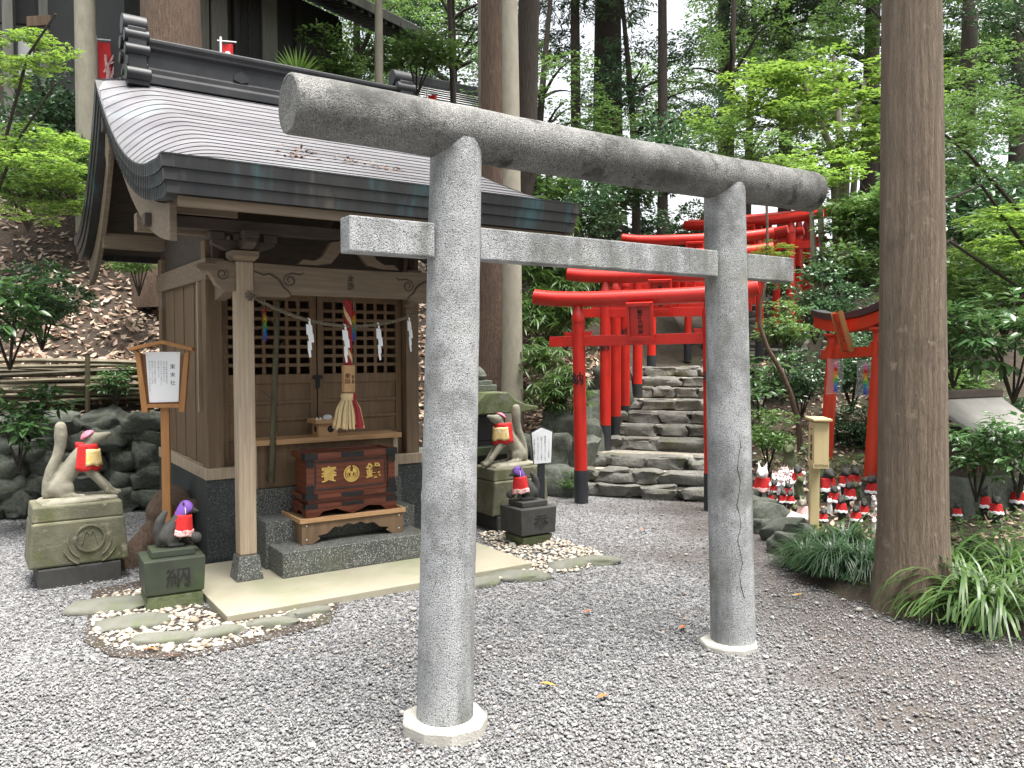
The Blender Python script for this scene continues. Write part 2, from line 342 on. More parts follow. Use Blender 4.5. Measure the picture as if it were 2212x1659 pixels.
m_rain = rainbow('rainbow_paper')
def gravelmat():
    m = bpy.data.materials.new('gravel_ground'); m.use_nodes = True; n = m.node_tree.nodes; L = m.node_tree.links; b = n['Principled BSDF']; b.inputs['Roughness'].default_value = .9
    tc = n.new('ShaderNodeTexCoord')
    def vor(s):
        v = n.new('ShaderNodeTexVoronoi'); v.inputs['Scale'].default_value = s; v.inputs['Randomness'].default_value = 1; L.new(tc.outputs['Object'], v.inputs['Vector']); return v
    v = vor(75); bw = n.new('ShaderNodeSeparateXYZ'); L.new(v.outputs['Color'], bw.inputs[0])
    r = n.new('ShaderNodeValToRGB'); e = r.color_ramp.elements; e[0].color = (.05,.05,.052,1); e[1].color = (.42,.42,.43,1); k = e.new(.5); k.color = (.21,.21,.215,1); k = e.new(.8); k.color = (.34,.34,.35,1)
    L.new(bw.outputs[0], r.inputs[0])
    nz = n.new('ShaderNodeTexNoise'); nz.inputs['Scale'].default_value = .9; nz.inputs['Detail'].default_value = 4; L.new(tc.outputs['Object'], nz.inputs['Vector'])
    mr = n.new('ShaderNodeMapRange'); mr.inputs[1].default_value = .52; mr.inputs[2].default_value = .75; mr.inputs[4].default_value = .55; L.new(nz.outputs['Fac'], mr.inputs[0])
    mx = n.new('ShaderNodeMix'); mx.data_type = 'RGBA'; L.new(mr.outputs[0], mx.inputs[0]); L.new(r.outputs[0], mx.inputs[6]); mx.inputs[7].default_value = (.1,.085,.07,1)
    sx = n.new('ShaderNodeSeparateXYZ'); L.new(tc.outputs['Object'], sx.inputs[0]); n2 = n.new('ShaderNodeTexNoise'); n2.inputs['Scale'].default_value = 1.4; n2.inputs['Detail'].default_value = 6; L.new(tc.outputs['Object'], n2.inputs['Vector'])
    ad = n.new('ShaderNodeMath'); ad.operation = 'MULTIPLY_ADD'; ad.inputs[1].default_value = 2.6; L.new(n2.outputs['Fac'], ad.inputs[0]); L.new(sx.outputs[0], ad.inputs[2]); m2 = n.new('ShaderNodeMapRange'); m2.inputs[1].default_value = 2.2; m2.inputs[2].default_value = 3.1; m2.inputs[4].default_value = .8; L.new(ad.outputs[0], m2.inputs[0])
    m3 = n.new('ShaderNodeMix'); m3.data_type = 'RGBA'; L.new(m2.outputs[0], m3.inputs[0]); L.new(mx.outputs[2], m3.inputs[6]); m3.inputs[7].default_value = (.085,.068,.058,1)
    L.new(m3.outputs[2], b.inputs['Base Color'])
    inv = n.new('ShaderNodeMath'); inv.operation = 'SUBTRACT'; inv.inputs[0].default_value = 1; L.new(v.outputs['Distance'], inv.inputs[1])
    bp = n.new('ShaderNodeBump'); bp.inputs['Strength'].default_value = 1; bp.inputs['Distance'].default_value = .02; L.new(inv.outputs[0], bp.inputs['Height']); L.new(bp.outputs[0], b.inputs['Normal'])
    return m
m_gravel = gravelmat()

# ------------------------------------------------------------------ ground and terrain
mb = MB(); xs = np.linspace(-9, 9, 91); 
mb.grid(lambda a, b: (-70+140*a, -40+150*b, -.006), 40, 40)
g = obj('ground', mb, m_gravel, recalc=False); kind(g, 'structure'); tag(g, 'grey gravel court in front of the shrine', 'ground')
def terrain():
    X = np.concatenate([np.linspace(-60,-8,20)[:-1], np.linspace(-8,8,129), np.linspace(8,60,20)[1:]])
    Y = np.concatenate([np.linspace(-10,3,10)[:-1], np.linspace(3,16,105), np.linspace(16,110,45)[1:]])
    XX, YY = np.meshgrid(X, Y); ZZ = Z(XX, YY)
    n = np.zeros_like(ZZ)
    for j in range(len(Y)):
        for i in range(len(X)): n[j,i] = noise.noise(Vector((X[i]*1.6, Y[j]*1.6, 0)))*.06 + noise.noise(Vector((X[i]*5, Y[j]*5, 3)))*.025
    ZZ = np.where(ZZ > .03, ZZ + n*np.clip(ZZ*3, 0, 1), -.05)
    V = np.stack([XX, YY, ZZ], -1).reshape(-1, 3); nx = len(X); F = []
    for j in range(len(Y)-1):
        q = j*nx + np.arange(nx-1); F.append(np.stack([q, q+1, q+nx+1, q+nx], -1))
    return npmesh('hillside', V, np.concatenate(F))
me = terrain(); me.shade_smooth(); hill = link('hillside', me, None, m_soil); kind(hill, 'structure'); tag(hill, 'dark earth bank rising behind the shrine', 'hillside')

# ------------------------------------------------------------------ stone torii
A = gz(961, 1572)
tor = thing('stone_torii', 'grey granite torii gate with round pillars standing in the gravel', 'torii gate', (A[0], A[1], 0), YAW)
def pillar(x0, x1):
    pts = [(x0+(x1-x0)*t, 0, .03+2.36*t) for t in np.linspace(0, 1, 14)]
    return MB().tube(pts, [.117-.013*t for t in np.linspace(0, 1, 14)], 28)
def noisy(me_o, amp, sc):
    for v in me_o.data.vertices: v.co += v.normal*noise.noise(v.co*sc)*amp
for x0, x1 in ((0, .062), (1.737, 1.636)):
    p = obj('pillar', pillar(x0, x1), m_gran, tor, True); noisy(p, .003, 6)
    n = 9; rp_ = .178 if x0 == 0 else .15; oc = [(x0-(.03 if x0 else 0)+rp_*cos(2*pi*k/n+.2)*(1+.06*sin(k*2.3)), rp_*sin(2*pi*k/n+.2)*(1+.05*cos(k*1.7))) for k in range(n)]
    obj('pedestal', MB().prism(oc, 'z', -.05, .055 if x0 == 0 else .03), m_pale, tor, bevel=.012)
pts = [(u, 0, 2.425+.006*((u-.88)/1.5)**2) for u in np.linspace(-.632, 2.34, 40)]
o = obj('top_beam', MB().tube(pts, [.1085]*40, 32), m_gran_dk, tor, True, bevel=.008); noisy(o, .004, 5)
for a, b in ((-.42, -.062), (.15, 1.55), (1.762, 2.14)):
    obj('tie_beam', MB().box(a, b, -.045, .045, 1.916+.004*(a > 0), 2.05), m_gran, tor, bevel=.006)
# crack down the right pillar
cp = []
for i in range(15):
    t = i/14; z = 1.13-.85*t; x = 1.737-.101*(z/2.39); th = -1.95+.16*sin(i*1.9)*.5-.10*sin(t*3)+.02*(i % 3); r = .1165-.013*(z/2.39)
    cp.append((x+r*cos(th), r*sin(th), z))
obj('crack', MB().tube(cp, [.0008+.0014*abs(sin(i*1.3)) for i in range(15)], 5), m_ink, tor)

# ------------------------------------------------------------------ shrine building
sh = thing('shrine_building', 'small weathered wooden shrine with sweeping copper roof', 'shrine', W(0,0,0), YAW)
def sp(name, mb, m, bevel=.003, smooth=False, parent=None): return obj(name, mb, m, parent or sh, smooth, bevel)
UL, UR = -.66, 2.14
# stone
sp('paved_apron', MB().box(-.325, 1.806, -.733, .52, -.02, .04), m_slab, .006)
sp('foundation', MB().box(-.116, 1.60, .56, 2.2, .0, .625), m_found, .008)
st = sp('step', MB().box(.19, 1.29, -.165, .125, .04, .212), m_steps, .006)
sp('step', MB().box(.168, 1.312, .125, .385, .04, .37), m_steps, .006)
sp('step', MB().box(.15, 1.33, .385, .56, .04, .553), m_steps, .006)
for u in (0, 1.48):
    sp('post_base', MB().frus(u, 0, .04, .2, .088, .067), m_steps, .006)
    p = sp('front_post', MB().box(u-.057, u+.057, -.057, .057, .2, 2.13), m_wpost, .014)
    br = MB().frus(u, 0, 2.13, 2.16, .06, .085).box(u-.085, u+.085, -.085, .085, 2.16, 2.195)
    sp('post_cap', br, m_wbeam)
    b2 = MB().prism([(-.2,2.26),(-.2,2.235),(-.12,2.2),(.12,2.2),(.2,2.235),(.2,2.26)], 'y', -.04, .04); b2.xf(Matrix.Translation((u,0,0)))
    b2.prism([(-.2,2.262),(-.2,2.237),(-.12,2.203),(.12,2.203),(.2,2.237),(.2,2.262)], 'x', u-.038, u+.038)
    for s in (-.17, 0, .17): b2.box(u+s-.045, u+s+.045, -.05, .05, 2.262, 2.31)
    for s in (-.17, .17): b2.box(u-.046, u+.046, s-.045, s+.045, 2.264, 2.312)
    sp('bracket', b2, m_wdark)
# carved front beam and its noses
sp('carved_beam', MB().prism([(.058,1.905),(.058,2.125),(.5,2.115),(.98,2.115),(1.422,2.125),(1.422,1.905),(1.24,1.905),(1.2,1.925),(.33,1.925),(.28,1.905)], 'y', -.045, .045), m_wbeam)
def carve(pts, r=.006): return MB().tube(pts, [r*(.4+.6*sin(pi*min(max(i/(len(pts)-1),.05),.95))) for i in range(len(pts))], 6)
def spiral(cx, cz, r0, turns, sgn, y=-.0455, n=26): return [(cx+sgn*r0*(1-.75*i/n)*cos(2*pi*turns*i/n+2.2), y, cz+r0*(1-.75*i/n)*sin(2*pi*turns*i/n+2.2)) for i in range(n+1)]
for sgn, x0 in ((1, .06), (-1, 1.42)):
    sp('beam_carving', carve([(x0+sgn*t, -.0455, z) for t, z in ((.0,2.07),(.06,2.045),(.1,2.055),(.15,2.03),(.18,2.0),(.195,1.97),(.23,1.945),(.25,1.915))], .008), m_wdark, 0)
    sp('beam_carving', carve(spiral(x0+sgn*.24, 2.02, .045, 1.4, sgn)), m_wdark, 0)
    sp('beam_carving', carve([(x0+sgn*t, -.0455, z) for t, z in ((.2,2.04),(.25,2.068),(.31,2.06),(.34,2.075))]), m_wdark, 0)
text('本\n殿', .052, m_wdark, sh, face((.735,-.0462,2.02),(1,0,0),(0,0,1)), 'beam_lettering', bold=.002)
for u, s in ((-.057, -1), (1.537, 1)):
    nose = [(0,1.935),(0,2.11),(-.06,2.13),(-.11,2.125),(-.13,2.105),(-.18,2.11),(-.23,2.1),(-.245,2.075),(-.22,2.05),(-.17,2.05),(-.145,2.02),(-.12,1.97),(-.07,1.935)]
    sp('beam_nose', MB().prism([(u+(-s)*x*1 if s < 0 else u-x, z) for x, z in nose] if s > 0 else [(u+x, z) for x, z in nose], 'y', -.042, .042), m_wbeam, .006)
    sp('beam_carving', carve(spiral(u+s*.085, 2.04, .04, 1.5, s, -.0425), .005), m_wdark, 0)
# frog-leg strut over the beam
fr = [(.36,2.13),(.4,2.17),(.48,2.165),(.54,2.2),(.6,2.3),(.7,2.32),(.78,2.32),(.88,2.3),(.94,2.2),(1.0,2.165),(1.08,2.17),(1.12,2.13),(.98,2.13),(.88,2.15),(.83,2.21),(.79,2.26),(.69,2.26),(.65,2.21),(.6,2.15),(.5,2.13)]
sp('carved_strut', MB().prism(fr, 'y', -.03, .03), m_wbeam, .006)
sp('eave_purlin', MB().box(-.6, 2.08, -.05, .05, 2.315, 2.39), m_wdark)
# walls: four corner pillars, planks, sill and head rails
for u in (-.045, 1.525):
    for v in (.62, 2.12):
        sp('corner_pillar', MB().box(u-.058, u+.058, v-.058, v+.058, .68, 2.33), m_wwall, .006)
    tb = MB(); tb.prism([(.0,1.99),(.06,2.09),(.3,2.06),(.562,2.0),(.562,1.9),(.3,1.95),(.06,1.97)], 'x', u+.045-.04 if u < 0 else u-.085, u+.045+.04 if u < 0 else u-.005)
    sp('rainbow_beam', tb, m_wbeam, .006)
    s = -1 if u < 0 else 1
    sp('sill', MB().box(u-.075, u+.075, .545, 2.19, .627, .71), m_wpost, .005)
    sp('head_rail', MB().box(u-.066, u+.066, .52, 2.22, 2.05, 2.2), m_wbeam, .005)
    n = 8
    for k in range(n):
        v0 = .68+1.38*k/n; v1 = .68+1.38*(k+1)/n
        sp('wall_plank', MB().box(u-.03+.006*(k % 2), u+.03-.006*(k % 2), v0+.002, v1-.002, .71, 2.05), m_wwall, .004)
    sp('batten', MB().box(u-.066 if s < 0 else u+.03, u-.03 if s < 0 else u+.066, .76, .79, 1.1, 2.05), m_wpost, .004)
sp('front_sill', MB().box(-.045, 1.525, .535, .665, .628, .708), m_wpost, .005)
sp('back_wall', MB().box(-.0, 1.48, 2.1, 2.14, .7, 2.3), m_wwall)
# doors: two leaves with lattice above and boards below
sp('door_lintel', MB().box(.013, 1.467, .59, .67, 1.965, 2.06), m_wdoor)
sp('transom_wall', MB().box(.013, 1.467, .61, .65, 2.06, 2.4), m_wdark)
for u0, u1 in ((.02, .735), (.745, 1.46)):
    dr = sp('door', MB().box(u0, u0+.05, .635, .67, .71, 1.965).box(u1-.05, u1, .635, .67, .71, 1.965).box(u0+.05, u1-.05, .635, .67, 1.3, 1.37).box(u0+.05, u1-.05, .635, .67, 1.925, 1.965).box(u0+.05, u1-.05, .636, .669, .71, .76), m_wdoor, .003)
    nx, nz = 7, 8; a, b = u0+.05, u1-.05
    lat = MB()
    for i in range(1, nx):
        x = a+(b-a)*i/nx; lat.box(x-.012, x+.012, .645, .66, 1.37, 1.925)
    for j in range(1, nz):
        z = 1.37+(1.925-1.37)*j/nz; lat.box(a, b, .643, .658, z-.012, z+.012)
    sp('lattice', lat, m_wdoor, 0, parent=dr)
    pn = MB().box(a, b, .65, .66, .76, 1.3); sp('panel', pn, m_wdoor, 0, parent=dr)
    for z in (.9, 1.03, 1.16): sp('rail', MB().box(a, b, .635, .665, z-.012, z+.012), m_wdoor, .003, parent=dr)
lk = sp('lock', MB().box(.7, .78, .622, .634, 1.33, 1.36).box(.725, .755, .615, .63, 1.26, 1.34), m_iron, .003)
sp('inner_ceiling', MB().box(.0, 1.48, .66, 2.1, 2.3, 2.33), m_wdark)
# shelf with its front board
sp('offering_shelf', MB().box(.12, 1.325, .37, .632, .885, .905).box(.12, 1.325, .362, .37, .87, .908), m_fresh, .003)
sp('shelf_board', MB().box(.2, 1.27, .42, .44, .556, .885), m_wdoor, .003)
sp('shelf_leg', MB().box(.16, .2, .4, .46, .556, .885), m_wpost, .003); sp('shelf_leg', MB().box(1.27, 1.31, .4, .46, .556, .885), m_wpost, .003)
# ---- roof
VF, VR, VB = -.85, 1.45, 2.97
def drop(u, t):
    e = min(u-UL, UR-u); s = max(0, 1-e/.42)**2
    return s*(.22*max(sin(pi*min(t, 1)), 0)**.8 + .05*t)
def rf(u, t):  z = 2.58+1.04*(.8*t+.2*t*t) - drop(u, t); return Vector((u, VF+(VR-VF)*t, z))
def rb(u, t):  z = 2.56+1.06*(.75*t+.25*t*t) - drop(u, t); return Vector((u, VB+(VR-VB)*t, z))
us = list(UL+.42*np.linspace(0,1,15)**1.1) + list(np.linspace(UL+.5, UR-.5, 12)) + list(UR-.42*np.linspace(1,0,15)**1.1)
def courses(fn, n, sy):
    m = MB(); nrm = Vector((0, -sy*.42, .9)).normalized(); k = len(us)
    for i in range(n):
        t0, t1 = i/n, (i+1)/n; b = len(m.v)
        for u in us: m.v.append(tuple(fn(u, t0+.006)+nrm*.0))
        for u in us: m.v.append(tuple(fn(u, t0)+nrm*.006))
        for u in us: m.v.append(tuple(fn(u, (t0*.5+t1*.5))+nrm*.0035))
        for u in us: m.v.append(tuple(fn(u, t1+.006)+nrm*.0005))
        for r in range(3):
            for j in range(k-1): q = b+r*k+j; m.f.append((q, q+1, q+k+1, q+k))
    return m
for fn, n, sy in ((rf, 19, 1), (rb, 13, -1)):
    o = obj('roof_slope', courses(fn, n, sy), m_roof, sh, True, recalc=False)
# under-surface of the roof
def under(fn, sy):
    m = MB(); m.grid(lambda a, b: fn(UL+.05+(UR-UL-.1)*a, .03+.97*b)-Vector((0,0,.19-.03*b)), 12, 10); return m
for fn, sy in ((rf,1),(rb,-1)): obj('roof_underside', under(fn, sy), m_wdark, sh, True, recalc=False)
# stepped copper bands: eaves and both verges
def band(path, out, k):                                   # path of points, three courses stepping inwards going down
    m = MB(); n = len(path); hgt = .066
    for c in range(3):
        b = len(m.v)
        for i_, (p, o_) in enumerate(zip(path, out)):
            es = Vector((0,0,0))
            if k and i_ in (0, n-1): es = Vector((0, (1 if i_ == 0 else -1)*(.003+c*.014), 0))
            if not k and i_ in (0, n-1): es = Vector(((1 if i_ == 0 else -1)*(.006+c*.014), 0, 0))
            p = Vector(p)+es
            for dz, off in ((0, .0), (-hgt-.006, -.006), (-hgt-.006, -.07), (0, -.07)):
                m.v.append(tuple(Vector(p)+Vector(o_)*(off-c*.014)+Vector((0,0,dz-c*hgt))))
        for i in range(n-1):
            for q in range(4): m.f.append((b+i*4+q, b+i*4+(q+1) % 4, b+(i+1)*4+(q+1) % 4, b+(i+1)*4+q))
        m.f.append((b,b+1,b+2,b+3)); m.f.append((b+(n-1)*4,)+tuple(b+(n-1)*4+q for q in (3,2,1)))
    return m
fine = list(np.linspace(UL, UR, 30))
for fn, sg in ((rf,-1),(rb,1)):
    sp('eave_band', band([fn(u, 0)+Vector((0,0,.012)) for u in fine], [(0,sg,0)]*30, 0), m_eave, 0)
for u, s in ((UL,-1),(UR,1)):
    path = [rf(u, t)+Vector((0,0,.012)) for t in np.linspace(0, 1, 24)] + [rb(u, t)+Vector((0,0,.012)) for t in np.linspace(1, 0, 18)[1:]]
    sp('verge_band', band(path, [(s,0,0)]*len(path), 1), m_eave, 0)
    seam = MB()
    for t in np.linspace(.02, .98, 42):
        p = rf(u, t); 
        for c in range(3): seam.box(p.x+s*(.0005-c*.014)-.002, p.x+s*(.0005-c*.014)+.002, p.y-.0015+(c % 2)*.025, p.y+.0015+(c % 2)*.025, p.z-.06-c*.066, p.z+.008-c*.066)
    sp('verge_seams', seam, m_blk, 0)
    # curved bargeboards and pendant
    ub = u-s*.12
    for fn, t0 in ((rf, .13), (rb, .1)):
        top, bot = [], []
        for t in np.linspace(t0, 1, 16):
            p = fn(u, t); wd = .17+.05*(1-t); top.append((p.y, p.z-.2)); bot.append((p.y, p.z-.2-wd))
        sp('bargeboard', MB().prism(top+bot[::-1], 'x', ub-.02, ub+.02), m_wbeam, .004)
    pd = [(1.45-.05,3.2),(1.45-.09,3.05),(1.45-.05,2.98),(1.45,2.86),(1.45+.05,2.98),(1.45+.09,3.05),(1.45+.05,3.2)]
    sp('gable_pendant', MB().prism(pd, 'x', ub+s*.022, ub+s*.05), m_wbeam, .005)
    for v, z in ((-.0, 2.46), (.62, 2.42), (2.12, 2.46)):
        sp('purlin_end', MB().box(min(ub+s*.0, ub-s*.5), max(ub+s*.0, ub-s*.5), v-.05, v+.05, z-.06, z+.06), m_wbeam, .004)
    sp('ridge_purlin', MB().box(min(ub+s*.08, .74), max(ub+s*.08, .74), 1.4, 1.5, 3.2, 3.31), m_wdark, .004)
    uw = -.045 if s < 0 else 1.525
    gable = [(.5,2.2),(.5,2.62),(1.45,3.25),(2.25,2.75),(2.25,2.2)]
    sp('gable_wall', MB().prism(gable, 'x', uw-.02, uw+.02), m_wdark, 0)
sp('rafter_board', MB().box(UL+.1, UR-.1, -.78, -.74, 2.33, 2.385), m_wbeam)
for i in range(19):
    u = UL+.12+(UR-UL-.24)*i/18
    p0, p1 = rf(.74, .05), rf(.74, .62)
    r_ = MB(); a_, b_ = p0.z-.235, p1.z-.235
    r_.prism([(p0.y, a_-.05), (p0.y, a_), (p1.y, b_), (p1.y, b_-.05)], 'x', u-.02, u+.02); sp('rafter', r_, m_wbeam if i % 1 else m_wdark, 0)
# ridge
sp('ridge', MB().prism([(1.33,3.58),(1.33,3.64),(1.36,3.66),(1.36,3.7),(1.375,3.71),(1.375,3.83),(1.345,3.85),(1.345,3.875),(1.33,3.89),(1.33,3.915),(1.36,3.93),(1.54,3.93),(1.57,3.915),(1.57,3.89),(1.555,3.85),(1.525,3.83),(1.525,3.71),(1.54,3.7),(1.54,3.66),(1.57,3.64),(1.57,3.58)], 'x', -.32, 1.8), m_tile, .004)
for u in (.4, 1.2): sp('ridge_emblem', MB().prism([(u,3.81),(u-.055,3.77),(u-.06,3.73),(u,3.71),(u+.06,3.73),(u+.055,3.77)], 'y', 1.362, 1.374), m_tile, 0)
for u0, u1, s in ((-.46, -.31, -1), (1.79, 1.94, 1)):
    om = MB().box(u0, u1, 1.27, 1.63, 3.54, 3.575).box(u0+.01, u1-.01, 1.31, 1.59, 3.575, 3.98)
    for v, z, r in ((1.45,4.03,.075),(1.35,3.92,.05),(1.55,3.92,.05),(1.33,3.81,.045),(1.57,3.81,.045),(1.345,3.7,.03),(1.555,3.7,.03),(1.29,3.62,.05),(1.61,3.62,.05)):
        om.tube([(u0-.012*(r > .04), v, z), (u1+.012*(r > .04), v, z)], [r, r], 16)
    sp('ridge_ornament', om, m_tile, .005, True)

# ------------------------------------------------------------------ things in the shrine porch
def shr(name, label, cat, u, v, z, group=None, rz=0): return thing(name, label, cat, W(u, v, z), YAW+rz, group)
# stand
t = shr('offering_stand', 'low wooden stand with scalloped apron and pale rim on the lower stone step', 'stand', .755, .16, .212)
ap = [(-.385,0),(-.385,.155),(.385,.155),(.385,0),(.3,.0),(.25,.03),(.27,.05),(.2,.06),(.15,.1),(.09,.095),(.05,.115),(0,.1),(-.05,.115),(-.09,.095),(-.15,.1),(-.2,.06),(-.27,.05),(-.25,.03),(-.3,0)]
for y in (-.175, .155): obj('apron', MB().prism(ap, 'y', y-.01, y+.01), m_wdoor, t, bevel=.003)
for x in (-.375, .375): obj('side_board', MB().box(x-.01, x+.01, -.165, .145, .0, .155), m_wdoor, t, bevel=.003)
obj('tray_top', MB().box(-.39, .39, -.19, .19, .1555, .168), m_wdoor, t)
obj('rim', MB().box(-.4, .4, -.2, -.185, .15, .182).box(-.4, -.385, -.185, .2, .15, .182).box(.385, .4, -.185, .2, .15, .182), m_fresh, t, bevel=.002)
for x in (-.35, .35):
    for z in (.035, .13): obj('nail', MB().tube([(x, -.188, z), (x, -.184, z)], .005, 8), m_white, t)
# offering box
t = shr('offering_box', 'red brown wooden offering box with gold characters and black iron corners', 'offering box', .772, .185, .382)
hx, hy = .335, .135
obj('body', MB().box(-hx+.012, hx-.012, -hy+.012, hy-.012, .135, .42), m_box, t, bevel=.004)
obj('lower_body', MB().box(-hx+.012, hx-.012, -hy+.012, hy-.012, .06, .135), m_box, t)
ft = [(-hx-.01,0),(-hx-.01,.062),(hx+.01,.062),(hx+.01,0),(.26,0),(.22,.035),(.12,.045),(.06,.02),(0,.0),(-.06,.02),(-.12,.045),(-.22,.035),(-.26,0)]
obj('foot', MB().prism(ft, 'y', -hy-.012, -hy+.01), m_box, t, bevel=.002); obj('foot', MB().prism(ft, 'y', hy-.01, hy+.012), m_box, t, bevel=.002)
fs = [(-hy+.011,.0),(-hy+.011,.06),(hy-.011,.06),(hy-.011,0),(.06,0),(.04,.03),(-.04,.03),(-.06,0)]
for x in (-hx, hx): obj('foot', MB().prism(fs, 'x', x-.008, x+.008), m_box, t, bevel=.002)
for z0, z1 in ((.062, .09), (.125, .158), (.405, .448)):
    ex = .012 if z0 < .4 else .016
    obj('moulding', MB().box(-hx-ex, hx+ex, -hy-ex, -hy+.02, z0, z1).box(-hx-ex, hx+ex, hy-.02, hy+ex, z0, z1).box(-hx-ex, -hx+.02, -hy+.02, hy-.02, z0, z1).box(hx-.02, hx+ex, -hy+.02, hy-.02, z0, z1), m_box, t, bevel=.003)
    for sx in (-1, 1): obj('iron_fitting', MB().box(min(sx*(hx-.075), sx*(hx+ex+.002)), max(sx*(hx-.075), sx*(hx+ex+.002)), -hy-ex-.002, -hy-ex+.01, z0-.001, z1+.001).box(min(sx*(hx+ex-.01), sx*(hx+ex+.003)), max(sx*(hx+ex-.01), sx*(hx+ex+.003)), -hy-ex-.001, -hy+.06, z0-.0015, z1+.0015), m_iron, t, bevel=.001)
    obj('iron_fitting', MB().box(-.085, .085, -hy-ex-.0025, -hy-ex+.01, z0+.002, z1-.001), m_iron, t, bevel=.001)
for sx in (-1, 1):
    obj('corner_stile', MB().box(min(sx*(hx-.05), sx*(hx+.003)), max(sx*(hx-.05), sx*(hx+.003)), -hy-.004, -hy+.03, .158, .405), m_box, t, bevel=.003)
    for z0, z1, zt in ((.159, .215, .235), (.36, .404, .34)):
        x0, x1 = sorted((sx*(hx-.052), sx*(hx+.0055)))
        pz = [(x0, z0), (x1, z0), (x1, z1), (x1-.02, zt), ((x0+x1)/2, z1), (x0+.02, zt), (x0, z1)] if z0 < .3 else [(x0, z1), (x1, z1), (x1, z0), (x1-.02, zt), ((x0+x1)/2, z0), (x0+.02, zt), (x0, z0)]
        obj('iron_fitting', MB().prism(pz, 'y', -hy-.007, -hy-.003), m_iron, t)
pf = MB()
for a in ((-.255,.255,.185,.192),(-.255,.255,.375,.382),(-.27,-.263,.2,.367),(.263,.27,.2,.367)): pf.box(a[0], a[1], -hy+.006, -hy+.0135, a[2], a[3])
obj('panel_groove', pf, m_blk, t)
obj('top_slats', MB().box(-hx+.02, hx-.02, -hy+.02, hy-.02, .42, .435), m_box, t)
for s, x in (('賽', -.17), ('銭', .17)): text(s, .118, m_gold, t, face((x, -hy+.009, .283), (1,0,0), (0,0,1)), 'gold_character', ext=.004, bold=.0018)
em = MB(); yy = -hy+.008
def ring(m, r0, r1, y0, y1, a0=0, a1=2*pi, n=40, cz=.283, cx=0):
    full = abs(a1-a0-2*pi) < 1e-3; b = len(m.v); k = n if full else n+1
    for i in range(k):
        a = a0+(a1-a0)*i/n
        for r, y in ((r0,y0),(r1,y0),(r1,y1),(r0,y1)): m.v.append((cx+r*sin(a), y, cz+r*cos(a)))
    for i in range(n):
        for q in range(4): m.f.append((b+i*4+q, b+i*4+(q+1) % 4, b+((i+1) % k)*4+(q+1) % 4, b+((i+1) % k)*4+q))
ring(em, .05, .06, yy-.004, yy, .12, 2*pi-.12); ring(em, .037, .044, yy-.004, yy, .25, 2*pi-.25); ring(em, .024, .031, yy-.004, yy, .4, 2*pi-.4)
for k in range(7): em.box(-.03+k*.01-.003, -.03+k*.01+.003, yy-.0045, yy, .228+abs(k-3)*.004, .256)
for k in range(10):
    a = (.35+.16*(k % 5))*(1 if k < 5 else -1); em.tube([(.046*sin(a), yy-.002, .283+.046*cos(a)), (.03*sin(a*1.05), yy-.002, .283+.03*cos(a*1.05)-.012)], .0036, 6)
em.box(-.009, .009, yy-.0045, yy, .262, .292); em.box(-.016, .016, yy-.004, yy, .286, .3)
obj('gold_crest', em, m_gold, t)
# bell rope
t = shr('bell_rope', 'thick red and cream twisted rope with wooden block and tassel under the porch beam', 'bell rope', .73, 0, 1.90)
for k in range(5):
    ph = 2*pi*k/5; pts = [(.016*cos(ph+z*26), .016*sin(ph+z*26), -z) for z in np.linspace(0, .47, 50)]
    obj('rope_strand', MB().tube(pts, .0145, 8), m_cord if k == 1 else m_redd, t, True)
hexp = [(.047*cos(pi/6+pi/3*k), .047*sin(pi/6+pi/3*k)) for k in range(6)]
bk = obj('wooden_block', MB().prism(hexp, 'z', -.645, -.455), m_fresh, t, bevel=.002)
text('奉\n納', .038, m_brand, bk, face((-.0205, -.0362, -.55), (.866,-.5,0), (0,0,1)), 'lettering', bold=.001)
text('奉\n納', .03, m_brand, bk, face((.0205, -.0362, -.555), (.866,.5,0), (0,0,1)), 'lettering', bold=.0006)
kn = obj('tassel_knot', MB().lathe([(.02,-.645),(.05,-.655),(.057,-.672),(.052,-.69),(.045,-.7)], 18), m_cord, t, True)
rk = MB(); 
for th0 in (-1.35,): rk.grid(lambda a, b: (.0585*(1-.12*abs(b-.4))*cos(th0+a*.75), .0585*(1-.12*abs(b-.4))*sin(th0+a*.75), -.65-.05*b), 6, 6)
obj('red_wrap', rk, m_redd, t, True, recalc=False)
tc_, tr_ = MB(), MB()
for i in range(230):
    a = random.uniform(0, 2*pi); rr = sqrt(random.random()); r0, r1 = .045*rr, .112*rr*random.uniform(.9,1.05)
    e = random.uniform(-.905, -.875)
    (tr_ if -1.4 < ((a+pi) % (2*pi))-pi < -.62 else tc_).tube([(r0*cos(a), r0*sin(a), -.69), (.75*r1*cos(a), .75*r1*sin(a), -.76), (r1*cos(a), r1*sin(a), e)], [.004,.005,.006], 4)
for r_, m_ in ((.04, m_cord),): tc_.lathe([(r_,-.69),(.08,-.8),(.085,-.87)], 14)
obj('cream_tassel', tc_, m_cord, t); obj('red_tassel', tr_, m_redd, t)
obj('tassel_tie', MB().tube([(.05*cos(a), .05*sin(a), -.697) for a in np.linspace(0, 2*pi, 20)], .004, 6), m_cord, t, True)
